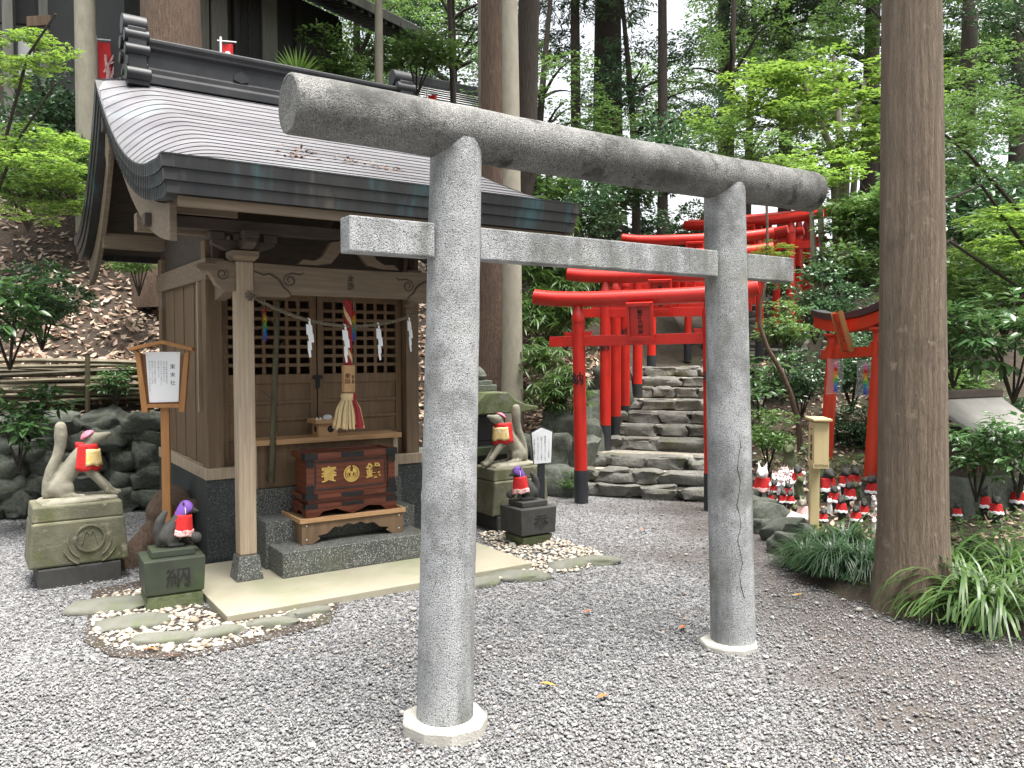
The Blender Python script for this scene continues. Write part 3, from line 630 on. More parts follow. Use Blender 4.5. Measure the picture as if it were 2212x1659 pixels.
# shimenawa with paper streamers
U0, U1 = .04, 1.44
def sag(u): return 1.72+.185*((u-.745)/.7)**2 + .0
t = shr('straw_rope', 'thin twisted straw rope sagging between the two porch posts', 'straw rope', 0, -.02, 0)
for k in range(2):
    obj('strand', MB().tube([(u, .0065*cos(u*110+pi*k), sag(u)+.0065*sin(u*110+pi*k)) for u in np.linspace(U0, U1, 160)], .0075, 6), m_straw, t, True)
kn = MB()
for k in range(16):
    a = k*2.4; kn.tube([(U0, -.04, 1.905), (U0-.02+.03*cos(a), -.05-.012*(k % 3), 1.905+.035*sin(a))], .003, 4)
obj('knot', kn.tube([(U0-.025,-.042,1.905),(U0+.025,-.03,1.903)], .013, 8), m_straw, t)
lab = {.43: 'white zigzag paper streamer nearest the left porch post', .69: 'white zigzag paper streamer half hidden behind the red bell rope', .945: 'white zigzag paper streamer just right of the bell rope', 1.19: 'white zigzag paper streamer nearest the grey torii pillar'}
for i, (u, l) in enumerate(lab.items()):
    t = shr('paper_streamer', l, 'paper streamer', u, -.026, sag(u), 'paper streamers hanging on the straw rope', rz=.25*(i-1.5))
    m_ = MB(); z = .015
    segs = [(-.004,.012,.045,.0),(-.02,.022,.06,.0),(-.004,.03,.06,.004),(-.012,.018,.055,.008),(-.004,.014,.05,.01)]
    x0 = 0
    for j, (a, b, h_, sk) in enumerate(segs):
        m_.add([(a+.008*(j % 2), -.003*j, z), (b, -.003*j, z-.008), (b+.004, -.003*j-.002, z-h_), (a+.01, -.003*j-.002, z-h_-.006)], [(0,1,2,3)])
        z -= h_*.86
    o = obj('folded_paper', m_, m_paper, t, recalc=False); sm = o.modifiers.new('s', 'SOLIDIFY'); sm.thickness = .001; o.scale = (1.15,1,1.12)
# bamboo pole fixed to the shelf board
t = shr('bamboo_pole', 'cut bamboo pole with broken twigs standing in front of the lattice door', 'bamboo', .29, .37, 0)
bp = []
prof = []
for z in np.linspace(.6, 1.9, 40): prof.append((z, .024-.004*(z-.6)))
pm = MB().tube([(.055*((z-.6)/1.3), -.02*((z-.6)/1.3), z) for z, r in prof], [r for z, r in prof], 12)
for z in (.62, .88, 1.17, 1.45, 1.72): pm.tube([(.055*((z-.6)/1.3), -.02*((z-.6)/1.3), z-.004), (.055*((z-.6)/1.3), -.02*((z-.6)/1.3), z+.004)], .028, 12)
obj('culm', pm, m_bambg, t, True)
for z, dx, dz in ((.89,.07,.11),(1.18,-.075,.09),(1.46,.05,.14),(1.46,.09,.15),(1.73,-.06,.1),(.64,-.09,.09)):
    obj('twig', MB().tube([(.055*((z-.6)/1.3), -.02, z), (.4*dx, -.03, z+.6*dz), (dx, -.03, z+dz)], [.006,.005,.003], 6), m_bambg, t, True)
# offering stand on the shelf with white vessels
t = shr('footed_offering_tray', 'small cypress footed tray with round hole on the shelf', 'offering tray', .735, .47, .905)
obj('foot', MB().box(-.075, .075, -.065, .065, 0, .1), m_fresh, t, bevel=.002)
obj('hole', MB().tube([(.02, -.0665, .055), (.02, -.0645, .055)], .026, 20).tube([(-.0765,0,.055),(-.0745,0,.055)], .024, 20), m_ink, t)
obj('tray', MB().box(-.105, .105, -.095, .095, .1, .107).box(-.105, .105, -.095, -.09, .107, .13).box(-.105, .105, .09, .095, .107, .13).box(-.105, -.1, -.09, .09, .107, .13).box(.1, .105, -.09, .09, .107, .13), m_fresh, t, bevel=.001)
def shr_mesh(name, label, cat, u, v, z, mb, m, group=None):
    o = obj(name, mb, m, None, True); o.location = W(u, v, z); o.rotation_euler = (0,0,YAW); return tag(o, label, cat, group)
shr_mesh('white_jar', 'squat white lidded jar on the footed tray', 'jar', .755, .47, 1.012, MB().lathe([(.02,0),(.034,.01),(.036,.035),(.03,.045),(.012,.052),(.0,.053)], 18), m_white)
for q, l in ((.665, 'small white pointed flask left on the footed tray'), (.695, 'small white pointed flask beside the squat white jar')):
    shr_mesh('white_flask', l, 'flask', q, .45+.3*(q-.665), 1.012, MB().lathe([(.012,0),(.015,.012),(.008,.026),(.003,.036),(.0,.038)], 12), m_white)
# paper crane strings in the lattice
for u, l in ((.33, 'rainbow string of paper cranes left of the bamboo pole'), (1.03, 'rainbow string of paper cranes right of the bell rope')):
    m_ = MB()
    for k in range(16):
        z = -k*.0145; a = k*1.9
        m_.add([(0,0,z),(.02*cos(a),.02*sin(a),z-.028),(0,0,z-.02),(-.02*cos(a),-.02*sin(a),z-.028),(.016*sin(a),-.016*cos(a),z-.026),(-.016*sin(a),.016*cos(a),z-.026)], [(0,1,2),(0,2,3),(0,4,2),(0,2,5)])
    m_.tube([(0,0,.06),(0,0,0)], .0015, 4)
    shr_mesh('crane_string', l, 'paper cranes', u, .6, 1.865, m_, m_rain, 'paper crane strings at the shrine doors').rotation_euler = (0,0,YAW)

# ------------------------------------------------------------------ notice board
p = dp(363, 1239, 5.75)
t = thing('notice_board', 'orange wooden notice board with white paper beside the shrine wall', 'notice board', (p[0], p[1], 0), R(9))
obj('post', MB().box(-.028, .028, -.02, .02, -.02, 1.2), m_sign, t, bevel=.004)
bz = 1.145
obj('back_board', MB().prism([(-.15,bz+.38),(.15,bz+.38),(.115,bz+.01),(-.115,bz+.01)], 'y', -.032, -.02), m_signb, t)
for s in (-1, 1):
    obj('side_frame', MB().prism([(s*.145,bz+.385),(s*.178,bz+.41),(s*.14,bz-.02),(s*.1,bz-.02)], 'y', -.06, -.012), m_sign, t, bevel=.003)
    obj('roof_board', MB().prism([(0,bz+.45),(0,bz+.475),(s*.205,bz+.425),(s*.205,bz+.4)], 'y', -.085, .03), m_sign, t, bevel=.003)
obj('bottom_rail', MB().box(-.105, .105, -.058, -.02, bz+.01, bz+.035), m_sign, t, bevel=.002)
pp = obj('paper', MB().prism([(-.115,bz+.395),(.113,bz+.395),(.097,bz+.05),(-.094,bz+.046)], 'y', -.036, -.0325), m_paper, t)
text(vert('東末社'), .036, m_ink, pp, face((.062, -.0365, bz+.235), (1,0,0), (0,0,1)), ext=.0003, line=1.55)
cols = ['本殿の両脇を飾る東末社は', '宇賀之御魂大神をはじめ', '宮柱まつりかなで大事にして', '信仰を集めています', '由の末社に稲荷する神様は', '明治時代にと申す方に始め', '朝に去れ是よりして遠く伝えました']
for i, s in enumerate(cols): 
    text(vert(s), .0125, m_inkg, pp, face((.022-.0175*i-(.006 if i > 3 else 0), -.0365, bz+.335-.0068*len(s)), (1,0,0), (0,0,1)), ext=.0003, line=1.06)
for x in (-.085, .09): obj('pin', MB().tube([(x,-.037,bz+.058),(x,-.041,bz+.058)], .004, 8), m_white, t)

# ------------------------------------------------------------------ fox statues
def sheet(fn, nu, nv, m, name, parent, th=.004):
    o = obj(name, MB().grid(fn, nu, nv), m, parent, True, recalc=False); s = o.modifiers.new('s', 'SOLIDIFY'); s.thickness = th; s.offset = 1; return o
k9 = .000915
def P9(x, z, y=0): return (x*k9, y*k9, z*k9)
def big_fox_mesh():
    parts = [
        [(P9(-95,40),34*k9),(P9(-85,120),41*k9),(P9(-60,220),41*k9),(P9(-18,320),38*k9),(P9(2,400),41*k9),(P9(6,470),46*k9),(P9(6,535),41*k9)],
        ('e', P9(10,75,38), (78*k9,40*k9,82*k9)), ('e', P9(10,75,-38), (78*k9,40*k9,82*k9)),
        [(P9(-35,80),71*k9),(P9(40,180),68*k9),(P9(110,285),66*k9),(P9(140,330),57*k9)],
        [(P9(150,250),64*k9),(P9(165,330),52*k9),(P9(205,410),46*k9)],
        ('e', P9(218,432), (58*k9,50*k9,55*k9)),
        [(P9(235,438),46*k9),(P9(290,456),27*k9),(P9(330,468),17*k9)], [(P9(235,415),23*k9),(P9(305,424),9*k9)],
        [(P9(175,462,28),14*k9),(P9(150,492,32),6*k9)], [(P9(175,462,-28),14*k9),(P9(150,492,-32),6*k9)],
        [(P9(165,235,36),43*k9),(P9(250,140,40),31*k9),(P9(350,25,42),25*k9),(P9(395,12,42),23*k9)],
        [(P9(165,235,-36),43*k9),(P9(235,140,-40),31*k9),(P9(320,25,-42),25*k9),(P9(365,12,-42),23*k9)],
        [(P9(20,20,58),30*k9),(P9(140,12,60),23*k9)], [(P9(20,20,-58),30*k9),(P9(140,12,-60),23*k9)]]
    return blob(parts, .009, 5)
def bib(cx, cz, tilt, rx, w_, l_, m, m_in, par, name='bib', hem=None, sx=1.):
    """cloth hung round the neck: curved sheet around the chest"""
    Mx = Matrix.Translation((cx, 0, cz)) @ Matrix.Rotation(tilt, 4, 'Y')
    def fn(grow, a0, v0, v1, off):
        def f(a, b):
            th = (a-.5)*2*a0; v = v0+(v1-v0)*b; r = rx*(1+.28*v)+off + .006*sin(th*5+1)*v*(rx/.07)
            return Mx @ Vector((r*cos(th)*sx, r*sin(th)*(1.15+.1*sin(th*9)*v*v), -v*l_*(1+.05*sin(th*7))))
        return f
    b = sheet(fn(0, w_, 0, 1, 0), 22, 8, m, name, par)
    if m_in: sheet(fn(0, w_*.74, .2, .82, .006), 18, 6, m_in, 'brocade', b, .002)
    if hem: sheet(fn(0, w_, .72, 1.0, .005), 18, 4, hem, 'hem', b, .002)
    return b
def big_fox(name, label, x, y, rz, fl):
    t = thing(name, label, 'fox statue', (x, y, 0), rz, 'fox statues beside the shrine')
    w_ = .285
    obj('ground_stone', MB().box(-.25, .25, -.2, .2, -.03, .125), m_dkstone, t, bevel=.012)
    pb = MB().prism([(-.3,.13),(-.275,.425),(.275,.425),(.3,.13)], 'y', -.2, .2); obj('pedestal', pb, m_ped, t, bevel=.014)
    obj('upper_slab', MB().frus(0, 0, .425, .53, .275, .265, .185, .18), m_ped, t, bevel=.012)
    ring_ = MB(); yy = -.2
    ring(ring_, .082, .092, yy-.012, yy+.004, cz=.30, cx=.06, n=36)
    obj('carved_wreath', ring_, m_ped, t)
    cs = MB()
    for s in (-1, 1):
        for r_, a0, a1, dz in ((.13,.55,1.5,0),(.165,.45,1.2,-.005)):
            cs.tube([(.06+s*(r_*sin(pi-a)), yy-.004, .29+dz+r_*cos(pi-a)) for a in np.linspace(a0, a1, 12)], [.006]*12, 6)
        cs.tube([(.06+s*.03*t_, yy-.004, .3+.05*sin(2.5*t_)) for t_ in np.linspace(.2,1.6,8)], .004, 6)
    obj('carved_stalks', cs, m_ped, t)
    mb_rk = MB(); mb_rock(mb_rk, (0.02,0,.535), (.25,.15,.028), 3, 3, .1, .6); obj('rocky_base', mb_rk, m_stone, t, True)
    b = link('fox_body', FOXB, t, m_stone); b.location = (-.085*fl, 0, .545); b.rotation_euler = (0, 0, 0 if fl > 0 else pi)
    bb = bib(.135, .372, R(4), .062, 1.95, .18, m_red, m_broc, b, sx=1.55)
    # small flowered cap on the head with its chin cord
    def cap(a, c):
        th = a*2*pi; ph = c*1.15; q = Vector((.056*sin(ph)*cos(th), .052*sin(ph)*sin(th), .052*cos(ph)))
        return Matrix.Translation((.178, 0, .405)) @ Matrix.Rotation(R(-35), 4, 'Y') @ q
    sheet(cap, 16, 6, m_pink, 'flowered_cap', b, .003)
    obj('chin_cord', MB().tube([(.185, .04*cos(a), .395+.042*sin(a)) for a in np.linspace(0, 2*pi, 20)], .002, 5), m_redd, b)
    return t
FOXB = big_fox_mesh()
big_fox('fox_statue', 'pale stone fox with gold bib on a mossy pedestal, looking right towards the shrine', -2.98, 5.62, YAW, 1)
big_fox('fox_statue', 'pale stone fox with gold bib behind the tall torii pillar, tail raised to the right', -.03, 7.35, YAW, -1)
k8 = .000832
def P8(x, z, y=0): return ((x-1110)*k8, y*k8, (1060-z)*k8)
def small_fox_mesh(flip):
    parts = [[(P8(1038,1035),24*k8),(P8(1032,940),34*k8),(P8(1048,870),34*k8),(P8(1082,815),22*k8)],
        ('e', P8(1118,1000,34), (62*k8,30*k8,62*k8)), ('e', P8(1118,1000,-34), (62*k8,30*k8,62*k8)),
        [(P8(1085,990),62*k8),(P8(1130,930),58*k8),(P8(1180,870),48*k8)], [(P8(1185,880),46*k8),(P8(1225,815),38*k8)],
        ('e', P8(1240,795), (46*k8,38*k8,40*k8)), [(P8(1250,800),30*k8),(P8(1285,812),20*k8),(P8(1312,820),11*k8)],
        [(P8(1215,768,24),15*k8),(P8(1200,732,28),5*k8)], [(P8(1215,768,-24),15*k8),(P8(1200,732,-28),5*k8)],
        [(P8(1200,920,28),30*k8),(P8(1212,980,30),24*k8),(P8(1222,1048,30),20*k8),(P8(1245,1052,30),17*k8)],
        [(P8(1200,920,-28),30*k8),(P8(1225,970,-32),22*k8),(P8(1262,985,-32),18*k8)],
        [(P8(1110,1048,44),20*k8),(P8(1195,1052,46),16*k8)], [(P8(1110,1048,-44),20*k8),(P8(1195,1052,-46),16*k8)],
        ('e', P8(1290,1012,-30), (46*k8,42*k8,42*k8))]
    return blob(parts, .0065, 4)
FOXS = small_fox_mesh(0)
def small_fox(label, ch, x, y, rz, base_m, fl=1):
    t = thing('fox_statue', label, 'fox statue', (x, y, 0), rz, 'fox statues beside the shrine')
    obj('rough_foot', MB().frus(0, 0, -.03, .085, .165, .158, .15, .145) if base_m is m_dkped else MB().frus(0,0,-.03,.075,.12,.15,.11,.14), m_moss, t, bevel=.012)
    pd = obj('pedestal', MB().frus(0, 0, .088, .3, .165, .175, .15, .155), base_m, t, bevel=.008)
    text(ch, .15, m_ink, pd, face((0.02, -.1535, .19), (1,0,0), (0,.03,1)), 'carved_character', ext=.0015, bold=.0012)
    obj('plinth', MB().box(-.125, .125, -.1, .1, .301, .345), base_m, t, bevel=.006)
    b = link('fox_body', FOXS, t, m_dkstone); b.location = (-.01*fl, 0, .35); b.rotation_euler = (0, 0, 0 if fl > 0 else pi-.25)
    bb = bib(.068, .193, R(8), .05, 1.95, .13, m_red, None, b, hem=m_floral, sx=1.35)
    def hood(a, c):
        th = a*2*pi; ph = c*1.5; q = Vector((.044*sin(ph)*cos(th)-.05*max(0, -cos(th))*c*c, .04*sin(ph)*sin(th)*(1+.1*sin(th*6)*c), .046*cos(ph)-.055*max(0,-cos(th))*c*c+.004*sin(th*7)*c-.03*abs(sin(th))*c*c))*(1+.05*sin(th*5+3*c)*c+.04*sin(th*11)*c)
        return Matrix.Translation((.098, 0, .226)) @ Matrix.Rotation(R(-14), 4, 'Y') @ q
    kf = sheet(hood, 20, 8, m_purp, 'purple_kerchief', b, .003)
    obj('chin_cord', MB().tube([(.09, .042*cos(a), .205+.045*sin(a)) for a in np.linspace(0, 2*pi, 20)], .0022, 5), m_paper, b)
    sheet(lambda a, c: (.03+.03*a, -.05+.01*c, .165-.05*c), 3, 3, m_red, 'bib_tie', b, .003)
    return t
small_fox('small dark stone fox in a purple kerchief, left of the shrine on a mossy pedestal', '納', -2.1, 5.06, YAW-.06, m_dkped)
small_fox('small dark stone fox in a purple kerchief, right of the shrine beside the white sign', '奉', .13, 6.66, YAW, m_dkstone, -1)

# ------------------------------------------------------------------ small things right of the shrine
p = gz(1172, 1150)
t = thing('explanation_sign', 'small white pentagonal sign on a dark post behind the right purple kerchief fox', 'sign', (.25, 7.0, 0), R(8))
obj('post', MB().box(-.03, .03, .0, .04, -.02, .6), m_blk, t, bevel=.003)
sp_ = obj('board', MB().prism([(-.085,.85),(0,.895),(.09,.86),(.08,.6),(-.065,.59)], 'y', -.012, 0), m_paper, t)
obj('backing', MB().prism([(-.095,.857),(0,.905),(.1,.867),(.085,.594),(-.07,.584)], 'y', .0005, .012), m_blk, t)
for i, s in enumerate(['コンクリートの眷属様', '明治五年にコンクリートから', '初めてコンクリートが造ら', 'され、そのコンクリートに', 'より造られた狐様です']):
    text(vert(s), .0165, m_ink if i else m_inkg, sp_, face((.06-.031*i, -.0125, .72), (1,0,0), (0,0,1)), ext=.0003, line=1.0)
t = thing('stone_shrine', 'little stone shrine with mossy curved roof behind the tall torii pillar', 'stone shrine', (-.31, 7.75, 0), YAW)
obj('base', MB().box(-.3, .3, -.25, .25, 0, .42).box(-.25, .25, -.2, .2, .42, .6), m_dkstone, t, bevel=.01)
obj('ledge', MB().box(-.36, .36, -.3, .3, .6, .68), m_dkped, t, bevel=.008)
obj('body', MB().box(-.2, .2, -.15, .15, .68, .98), m_dkstone, t, bevel=.008)
obj('doorway', MB().box(-.11, .11, -.158, -.149, .72, .94), m_blk, t, bevel=.003)
rp = [(-.46,1.03),(-.46,1.0),(-.25,.975),(.25,.975),(.46,1.0),(.46,1.03),(.33,1.05),(.2,1.1),(.12,1.17),(-.12,1.17),(-.2,1.1),(-.33,1.05)]
obj('roof', MB().prism(rp, 'y', -.32, .32), m_moss, t, bevel=.012)
obj('ridge_stone', MB().box(-.14, .14, -.1, .1, 1.17, 1.23).box(-.1, .1, -.08, .08, 1.23, 1.27).lathe([(.05,1.27),(.075,1.31),(.05,1.36),(.01,1.4)], 12), m_rock, t, bevel=.006)
t = obj('tree_stump', blob([[((0,0,-.05),.22),((0,0,.25),.17),((.02,0,.36),.17)], [((.1,-.1,.2),.09),((.3,-.3,-.02),.07)], [((-.1,-.12,.2),.09),((-.2,-.32,-.02),.08)], [((.1,.1,.2),.09),((.3,.3,0),.06)], [((.12,-.05,.36),.08),((.24,-.06,.4),.06)]], .02, 2), m_bark)
t.location = (-2.58, 6.2, 0); noisy(t, .03, 7); tag(t, 'rotten brown tree stump behind the pale fox pedestal', 'stump')

# ------------------------------------------------------------------ dry stone wall and bamboo pile at the foot of the bank
t = thing('stone_wall', 'low mossy wall of dark rocks behind the pale stone fox', 'stone wall', (0,0,0))
k = 0
rocks = [rock(1, 1, 1, i+.5, 3, .32, .6) for i in range(8)]
for r_, me_ in enumerate(rocks): me_.materials.append(m_rock)
def put_rock(par, x, y, z, sx, sy, sz, i, rz=0, name='stone', m=None):
    o = link(name, rocks[i % 8], par); o.location = (x, y, z); o.scale = (sx, sy, sz); o.rotation_euler = (random.uniform(-.3,.3), random.uniform(-.3,.3), rz); return o
yfoot = lambda x: float(np.interp(x, [-14,-6,-4.1,-3,-2,-.8,.2,.6], [5.0,7.3,8.0,8.55,9.2,9.35,9.0,8.85]))
for row in range(5):
    x = -5.3+.11*row
    while x < -2.0:
        w_ = random.uniform(.1, .22); y = yfoot(x)-.02+.05*row+random.uniform(-.03,.03)
        put_rock(t, x+w_, y, .08+.19*row+random.uniform(-.03,.03), w_*1.12, .19, random.uniform(.1,.15), k, R(20)+random.uniform(-.4,.4)); k += 1; x += w_*1.8
t = thing('stone_wall', 'low rock edging between the shrine and the stone stairs', 'stone wall', (0,0,0))
for x, y, z, a, b, c in ((-.9,9.3,.15,.3,.2,.25),(-.35,9.2,.15,.28,.2,.25),(.15,9.1,.14,.25,.2,.2),(-.6,9.4,.5,.3,.2,.2),(0,9.3,.42,.25,.2,.2),(.5,8.95,.12,.24,.2,.2),(.42,9.15,.42,.22,.2,.22),(.72,9.3,.3,.2,.2,.3),(.85,9.7,.45,.2,.25,.3),(.95,10.1,.55,.22,.25,.35),(1.1,10.5,.7,.2,.25,.3),(1.3,11.0,.9,.25,.25,.32),(1.45,11.6,1.1,.25,.25,.3),(.55,9.35,.7,.24,.2,.2),(-.2,8.75,.1,.16,.15,.14)):
    put_rock(t, x, y, z, a, b, c, k, k*.7); k += 1
t = thing('bamboo_fence', 'pile of horizontal dry bamboo poles along the top of the rock wall', 'bamboo fence', (0,0,0))
for i in range(26):
    row = i % 9; off = random.uniform(-.6, .6)
    pts = [(x, yfoot(x)+.3+.1*(i//9)+.02*sin(x*3+i), 1.03+.048*row+.03*sin(x*1.3+i)+.02*random.random()) for x in np.linspace(-6.2+off, -1.4+off*.5, 9)]
    obj('bamboo_pole', MB().tube(pts, random.uniform(.016,.027), 7), m_bamb if i % 3 else m_bambg, t, True)
for x in (-5.2, -4.2, -3.2, -2.3): obj('stake', MB().tube([(x, yfoot(x)+.22, .8), (x, yfoot(x)+.24, 1.5)], .025, 7), m_bambg, t, True)

# ------------------------------------------------------------------ stone stairs
HD = R(18); EX = Vector((cos(HD), -sin(HD), 0)); EY = Vector((sin(HD), cos(HD), 0)); ST0 = Vector((1.35, 8.66, 0))
t = thing('stone_stairs', 'rough stone stairs climbing under the red gates', 'stairs', (0,0,0))
nose = [0, .14, .44, 1.02, 1.42, 1.72, 2.2, 2.7, 3.15, 3.75]; rise = .13
def step(par, origin, ex, ey, z, a, a2, w0, w1, seed, last=False):
    m_ = MB(); x = w0; rnd = random.Random(seed)
    while x < w1:
        w_ = rnd.uniform(.14, .3); c = origin + ex*(x+w_) + ey*(a+.1) + Vector((0,0,z-rise*.5-.005))
        mb_rock(m_, c, (w_*1.02, .13+rnd.uniform(0,.03), rise*.58), seed+x, 3, .3, .5, -HD); x += w_*1.95
    s_ = obj('step', m_, m_rock2, par, True)
    q = MB(); v = [origin+ex*xx+ey*aa+Vector((0,0,zz)) for zz in (z-.16, z-.012) for xx, aa in ((w0,a+.1),(w1,a+.1),(w1,a2+.2),(w0,a2+.2))]
    q.add(v, [(0,3,2,1),(4,5,6,7),(0,1,5,4),(1,2,6,5),(2,3,7,6),(3,0,4,7)]); obj('tread', q, m_tread, s_)
for i, a in enumerate(nose):
    a2 = nose[i+1] if i+1 < len(nose) else a+2.2
    step(t, ST0, EX, EY, rise*(i+1), a, a2, -.85, .95, i*3+1)
t2 = thing('stone_stairs', 'dark upper stone stairs seen right of the second torii pillar', 'stairs', (0,0,0))
U2 = Vector((4.15, 14.2, 0)); e2y = Vector((.45,.893,0)); e2x = Vector((.893,-.45,0))
for i in range(9): step(t2, U2, e2x, e2y, 1.42+.15*i, i*.36, i*.36+.4, -.9, .9, 50+i*2)

# ------------------------------------------------------------------ vermilion torii
def red_torii(label, m=m_verm, H_=2.15, wd=1.295, plaque=True, r=.066):
    t = thing('red_torii', label, 'torii gate', (0,0,0), 0, 'vermilion gates over the stone stairs')
    for x, s in ((-wd/2, 1), (wd/2, -1)):
        obj('pillar', MB().lathe([(r*1.02,.34),(r,.36),(r*.97,H_-.3),(r*1.03,H_-.298),(r*1.03,H_-.24),(r*.8,H_-.2),(r*.6,H_-.13)], 20, (x,0,0)), m, t, True)
        obj('pillar_foot', MB().lathe([(r*1.08,-.12),(r*1.06,.345)], 20, (x,0,0)), m_blk, t, True)
        [obj('wedge', MB().prism(q_, 'y', -.022, .022), m, t) for q_ in ([(x-.13,H_-.44),(x-.15,H_-.395),(x-r*.9,H_-.4),(x-r*.9,H_-.44)], [(x+.13,H_-.44),(x+.15,H_-.395),(x+r*.9,H_-.4),(x+r*.9,H_-.44)])]
        text('奉' if s < 0 else '納', .135, m_ink, t, face((x+.0, -r-.0005, 1.27 if s > 0 else 1.27), (1,0,0), (0,0,1)), 'character', ext=.003, bold=.002)
    L_ = wd/2+.46
    pts = [(x, 0, H_-.075+.05*(x/L_)**4) for x in np.linspace(-L_, L_, 24)]
    obj('top_beam', MB().tube(pts, [.078]*24, 20), m, t, True, bevel=.006)
    for a, b in ((-wd/2-.3, -wd/2-r*.8), (-wd/2+r*.8, wd/2-r*.8), (wd/2+r*.8, wd/2+.3)): obj('tie_beam', MB().box(a, b, -.032, .032, H_-.545, H_-.44), m, t, bevel=.004)
    if plaque:
        pq = thing('x', '', ''); 
        bpy.data.objects.remove(pq)
        pm = MB().box(-.1, .1, -.02, .0, -.17, .17); a = Matrix.Translation((0, -.105, H_-.31)) @ Matrix.Rotation(R(10), 4, 'X')
        pm.xf(a); b = obj('plaque', pm, m, t)
        fr_ = MB().prism([(-.13,.185),(.13,.185),(.1,.15),(-.1,.15)], 'y', -.06, -.0).prism([(-.13,-.185),(.13,-.185),(.1,-.145),(-.1,-.145)], 'y', -.06, .0).prism([(-.13,.185),(-.1,.15),(-.1,-.145),(-.13,-.185)], 'y', -.055, .0).prism([(.13,.185),(.1,.15),(.1,-.145),(.13,-.185)], 'y', -.055, .0)
        fr_.xf(a); obj('plaque_frame', fr_, m, b, bevel=.003)
        text(vert('稲荷大明神'), .052, m_ink, b, a @ face((0, -.0205, -.015), (1,0,0), (0,0,1)), 'lettering', bold=.001, line=.95)
        text('正一位', .02, m_ink, b, a @ face((0, -.0205, .13), (1,0,0), (0,0,1)), 'lettering')
    return t
labs = ['first red torii gate at the foot of the stone stairs, inscribed plaque in full view', 'second red torii gate on the stairs, just behind the first', 'third red torii gate on the stairs, close behind the second', 'fourth red torii gate on the stairs, half hidden by the third',
  'fifth red torii gate standing beside the middle of the stairs', 'sixth red torii gate at the top landing of the stairs, black foot in view']
spots = [(1257, 8.41, 0.0), (1308, 9.7, .33), (1330, 10.15, .40), (1350, 10.6, .5), (1377, 11.3, .75), (1407, 12.6, 1.13)]
g0 = None
for l, (px, d, z) in zip(labs, spots):
    lx = (px-1106)/1790*d; c = Vector((lx, d, z)) + EX*.6475
    if g0 is None: g0 = red_torii(l); g0.location = c; g0.rotation_euler = (0, R(-1.2), -HD)
    else: dup(g0, c, -HD, l)
labs2 = ['upper red torii gate nearest the dark upper stairs, right end of its beam in view', 'upper red torii gate with black dots along its right pillar', 'upper red torii gate beside the pale forked trunk, beam rising to the right', 'upper red torii gate behind the pale forked trunk, farthest up the path', 'upper red torii gate whose beam tip shows above the stone tie beam, leftmost']
for l, (px, py, d, sc, yw) in zip(labs2, [(1640,765,14,.97,-32),(1676,757,14.6,.97,-30),(1706,765,14.3,1.12,-36),(1722,765,15.2,1.2,-34),(1740,745,16.2,1.22,-33)]):
    b = Vector(dp(px, py, d)); ex = Vector((cos(R(yw)), sin(R(yw)), 0)); dup(g0, b - ex*.6475*sc, R(yw), l, sc)

# ------------------------------------------------------------------ leaning torii with a black cap, right
rx, ry = 3.34, 7.9
t = thing('red_torii', 'leaning orange red torii with black cap and tilted plaque, left of the big trunk', 'torii gate', (3.42, 8.45, .05), 0)
dv = Vector((.02, -1.1, 0)); ang = math.atan2(dv.y, dv.x); t.rotation_euler = (R(2.5), R(-2), ang)
wd = 1.1; H_ = 1.9; LT = Matrix.Rotation(R(-6), 4, 'X')
def tp(name, mb, m, smooth=False, bevel=0, par=None): mb.xf(LT); return obj(name, mb, m, par or t, smooth, bevel)
for s in (-1, 1):
    tp('pillar', MB().tube([(s*wd/2, 0, -.1+ (H_-.12)*q) for q in np.linspace(0,1,4)], [.07,.068,.064,.06], 20), m_verm2, True)
    tp('pillar_cap', MB().lathe([(.062,H_-.25),(.1,H_-.22),(.1,H_-.2)], 20, (s*wd/2,0,0)), m_verm2, True)
    for e_ in (-1, 1): tp('wedge', MB().box(s*wd/2+e_*.075-.025, s*wd/2+e_*.075+.025, -.045, .045, H_-.46, H_-.33), m_verm2)
Lx = 1.0
def bow(x): return .11*(abs(x)/Lx)**2.2
def bowp(z0, z1): xs_ = np.linspace(-Lx, Lx, 25); return [(x, z0+bow(x)) for x in xs_] + [(x, z1+bow(x)) for x in xs_[::-1]]
tp('under_beam', MB().prism(bowp(H_-.2, H_-.075), 'y', -.06, .06), m_verm2, False, .004)
bp_ = [(x*1.04, z) for x, z in bowp(H_-.073, H_)]; tp('black_cap', MB().prism(bp_, 'y', -.085, .085), m_blk, False, .006)
tp('tie_beam', MB().box(-.8, .8, -.032, .032, H_-.47, H_-.37), m_verm2, False, .003)
pq = tp('plaque', MB().box(-.085, .085, -.05, -.02, -.2, .2).xf(Matrix.Translation((0,-.1,H_-.2)) @ Matrix.Rotation(R(20), 4, 'X')), m_verm2, False, .004)
a_ = LT @ Matrix.Translation((0,-.1,H_-.2)) @ Matrix.Rotation(R(20), 4, 'X')
text(vert('稲荷大明神'), .045, m_brand, pq, a_ @ face((0,-.0505,0), (1,0,0), (0,0,1)))
f_ = MB().box(-.1,-.083,-.065,-.015,-.215,.215).box(.083,.1,-.065,-.015,-.215,.215); f_.xf(a_); obj('plaque_frame', f_, m_sign, pq)
